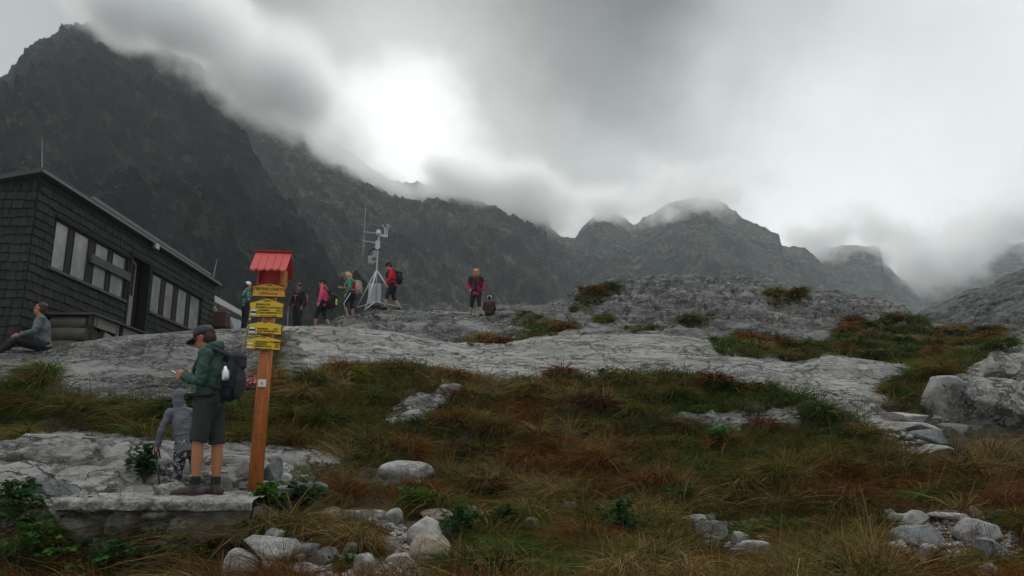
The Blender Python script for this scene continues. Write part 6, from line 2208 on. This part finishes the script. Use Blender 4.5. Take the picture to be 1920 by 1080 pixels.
def hummocks(extra, seed):
    """heavy drooping grass tussocks: domes of long blades falling to all sides over a dark core"""
    r_ = np.random.default_rng(seed)
    pos, szs = [], []
    for px, py, k in HUM:
        loc, nor = hit(px, py)
        if loc is not None:
            pos.append(np.array(loc))
            szs.append(k)
    E_, _ = scatter(extra, seed)
    pos = np.concatenate([np.array(pos), E_])
    szs = np.concatenate([np.array(szs), r_.uniform(.55, 1.05, extra)])
    szs[pos[:, 1] < 8.5] *= .8
    n, per = len(pos), 300
    kind = hue_of(pos, r_)
    base = np.array([RUST, STRAW, OLIVE, GREEN, DARKG, RED])[kind] * r_.uniform(.5, 1.5, (n, 1))
    ti = np.repeat(np.arange(n), per)
    B = n * per
    s_ = szs[ti][:, None]
    ang = r_.uniform(0, 2 * math.pi, B)
    rad = np.stack([np.cos(ang), np.sin(ang), np.zeros(B)], -1)
    rr = np.sqrt(r_.random((B, 1)))
    root = pos[ti] + rad * rr * .20 * s_ + np.array([0, 0, .16]) * s_ * (1 - rr ** 2)
    ln = .46 * s_ * r_.uniform(.55, 1.2, (B, 1))
    d0 = np.array([0, 0, .9]) + rad * (.3 + 1.0 * rr) + r_.normal(size=(B, 3)) * .16
    d0 /= np.linalg.norm(d0, axis=1)[:, None]
    bend = (rad * .5 + np.array([-.25, -.35, -1.5]) + r_.normal(size=(B, 3)) * .25) * r_.uniform(.7, 1.25, (B, 1))
    side = np.cross(d0, r_.normal(size=(B, 3)))
    side /= np.linalg.norm(side, axis=1)[:, None] + 1e-9
    wd_ = (.0095 * np.clip(pos[ti, 1] / 10, .8, 2.4) * r_.uniform(.6, 1.3, B))[:, None]
    R_ = []
    for t_, k in ((0, .9), (.36, 1.0), (.7, .7)):
        c = root + ln * (d0 * t_ + bend * t_ * t_ * .55)
        R_ += [c - side * wd_ * k * .5, c + side * wd_ * k * .5]
    R_.append(root + ln * (d0 + bend * .55))
    V = np.stack(R_, 1).reshape(-1, 3)
    o0 = np.arange(B)[:, None] * 7
    o = mesh_np('tussock_grass', V, [np.concatenate([o0 + np.array([0, 1, 3, 2]), o0 + np.array([2, 3, 5, 4])]), o0 + np.array([4, 5, 6])], M['blade'], smooth=False)
    col = base[ti] * r_.uniform(.5, 1.7, (B, 1)) * (1 + r_.normal(size=(B, 3)) * .07)
    dry = r_.random(B) < .12
    col[dry] = STRAW * r_.uniform(.7, 1.5, (dry.sum(), 1))
    vcol(o, np.repeat(np.clip(col, .003, .5), 7, axis=0))
    tag(o, kind='stuff')


hummocks(330, 41)
# upright dry stalks
grass('dry_stalks', 1300, 4, 23, .35, .62, .006, .22, .5, 1.6)
# low mossy mat of short blades
grass('turf', 12000, 9, 24, .05, .12, .010, .4, 1.3)

# ------------------------------------------------------------------ leafy plants, one object each
def plant(px, py, hpx, wpx, label, col, seed, leaves=90, lsz=.055, name='leafy_plant', Y=None, cat='plant', lobes=True):
    loc, nor = hit(px, py)
    if Y is not None:
        loc = at(px, py, Y)
    r_ = np.random.default_rng(seed)
    sc = loc.y / (CT * F)
    H_, W_ = hpx * sc, wpx * sc
    e = empty(name, tuple(loc), label=label, cat=cat)
    ns = max(5, leaves // 12)
    SM = MB()
    LV, LF, LC, n = [], [], [], 0
    for s in range(ns):
        a = r_.uniform(0, 6.28)
        rr = r_.random() ** .6
        tip = A(math.cos(a) * W_ * .5 * rr, math.sin(a) * W_ * .35 * rr, H_ * (1 - .45 * rr * rr) * r_.uniform(.65, 1.05))
        mid = tip * A(.35, .35, .62)
        SM.tube([(tip * .03), mid, tip], [.006, .005, .003], 5)
        k = leaves // ns
        for j in range(k):
            f_ = .35 + .65 * (j + r_.random()) / k
            p_ = (mid * (1 - f_) + tip * f_) if f_ > .5 else mid * f_ * 2
            az = r_.uniform(0, 6.28)
            d = A(math.cos(az), math.sin(az), r_.uniform(-.35, .5))
            d /= np.linalg.norm(d)
            sd = np.cross(d, A(0, 0, 1) + r_.normal(size=3) * .4)
            sd /= np.linalg.norm(sd) + 1e-6
            up = np.cross(sd, d)
            l_ = lsz * 1.25 * r_.uniform(.6, 1.35)
            w_ = l_ * r_.uniform(.26, .4)
            pts = [(0, 0, 0), (.3, .75, .10), (.55, 1, .12), (.8, .6, .05), (1, 0, -.08), (.8, -.6, .05), (.55, -1, .12), (.3, -.75, .10), (.5, 0, .02)]
            V = np.array([p_ + d * (.02 + x * l_) + sd * y * w_ + up * z * l_ for x, y, z in pts])
            LV.append(V)
            LF += [(n + 0, n + 1, n + 8), (n + 1, n + 2, n + 8), (n + 2, n + 3, n + 8), (n + 3, n + 4, n + 8), (n + 4, n + 5, n + 8), (n + 5, n + 6, n + 8), (n + 6, n + 7, n + 8), (n + 7, n + 0, n + 8)]
            c = A(*col) * r_.uniform(.6, 1.5) * (1 + r_.normal(size=3) * .1)
            LC.append(np.tile(np.clip(c, .004, .5), (9, 1)))
            n += 9
    SM.build('stem', M['stemgreen'], e)
    o = mesh_np('foliage', np.concatenate(LV), [np.array(LF)], M['leaf'], e, smooth=False)
    vcol(o, np.concatenate(LC))
    return e


M['leaf'] = leafy_mat('broad_leaf', .3)
M['stemgreen'] = simple_mat('plant_stem', (0.05, 0.055, 0.02), .7)
GR, DG, YG, OL = (.04, .11, .018), (.022, .062, .018), (.14, .16, .02), (.055, .075, .02)
PL = [
    (775, 965, 46, 74, 'bright green leafy plant right of the upper path', GR, 150, .05),
    (270, 908, 62, 54, 'dark green fern-like plant growing from the cracked slab left of the child', DG, 140, .07),
    (560, 968, 50, 120, 'dark green plant hanging below the long dark block', DG, 170, .07),
    (500, 962, 46, 50, 'green plant at the right end of the retaining wall', GR, 110, .06),
    (415, 700, 1, 1, '', GR, 0, .06),
    (1170, 1012, 62, 90, 'dark green broad-leaved bush in the bottom centre grass', DG, 220, .05),
    (860, 1012, 50, 84, 'dark green low herb right of the grey wedge boulder', DG, 170, .05),
    (672, 725, 34, 34, 'small yellow-leaved sprig in the brown bank right of the signpost', YG, 60, .07),
    (684, 752, 34, 30, 'small green sprig under the yellow one on the bank', GR, 60, .06),
    (995, 770, 30, 50, 'small dark green herb low in the rust-coloured bank', DG, 90, .06),
    (1290, 738, 26, 60, 'green creeping herb at the top of the grassy bank', OL, 90, .06),
    (1440, 752, 34, 70, 'dark leafy shrub at the top right of the grassy bank', DG, 130, .06),
    (150, 1006, 60, 90, 'fresh green leafy plant growing up the face of the retaining wall, left', GR, 180, .06),
    (40, 1010, 70, 110, 'dark leafy bush left of the retaining wall', DG, 230, .06),
    (250, 1050, 60, 110, 'green leafy plant in front of the middle of the retaining wall', GR, 210, .055),
    (345, 1030, 54, 80, 'small green plant under the right half of the retaining wall', GR, 150, .055),
    (60, 1085, 80, 130, 'broad green bush in the bottom left corner', GR, 260, .06),
    (190, 1090, 60, 120, 'low dark bush at the bottom edge, right of the corner bush', DG, 220, .055),
    (300, 1092, 50, 110, 'dark leafy herb at the bottom edge below the wall', DG, 190, .055),
    (390, 1062, 44, 80, 'low green herb left of the large pale boulder', OL, 150, .05),
    (640, 1075, 24, 60, 'tiny dark green herb among the stones at the path', DG, 90, .04),
    (1595, 900, 40, 40, 'dark green sprig in the rust-coloured tussock on the right', DG, 80, .06),
    (1075, 728, 22, 50, 'green herb under the long pale slab, mid bank', OL, 80, .06),
    (1275, 955, 34, 80, 'green herb on the foot of the bank above the path', GR, 120, .05),
    (110, 1060, 60, 90, 'green leafy herb between the corner bush and the wall', GR, 190, .055),
    (20, 960, 50, 80, 'dark herb at the left frame edge level with the wall top', DG, 150, .055),
    (455, 1010, 40, 60, 'dark herb at the foot of the right end of the retaining wall', DG, 140, .05),
    (945, 1000, 40, 70, 'dark green herb in the tussocks left of the bottom centre bush', DG, 140, .05),
    (905, 770, 34, 50, 'dark green herb beside the lichen-covered rocks in the bank', DG, 100, .055),
    (1130, 720, 30, 60, 'olive herb in the upper bank below the long pale slab', OL, 110, .055),
    (1360, 845, 40, 60, 'bright green herb in the lush patch under the rock strip', GR, 120, .055),
]
for i, (px, py, h_, w_, lab, col, nl, ls) in enumerate(PL):
    if nl:
        plant(px, py, h_ * 1.2, w_ * 1.2, lab, col, 300 + i, int(nl * 1.5), ls)
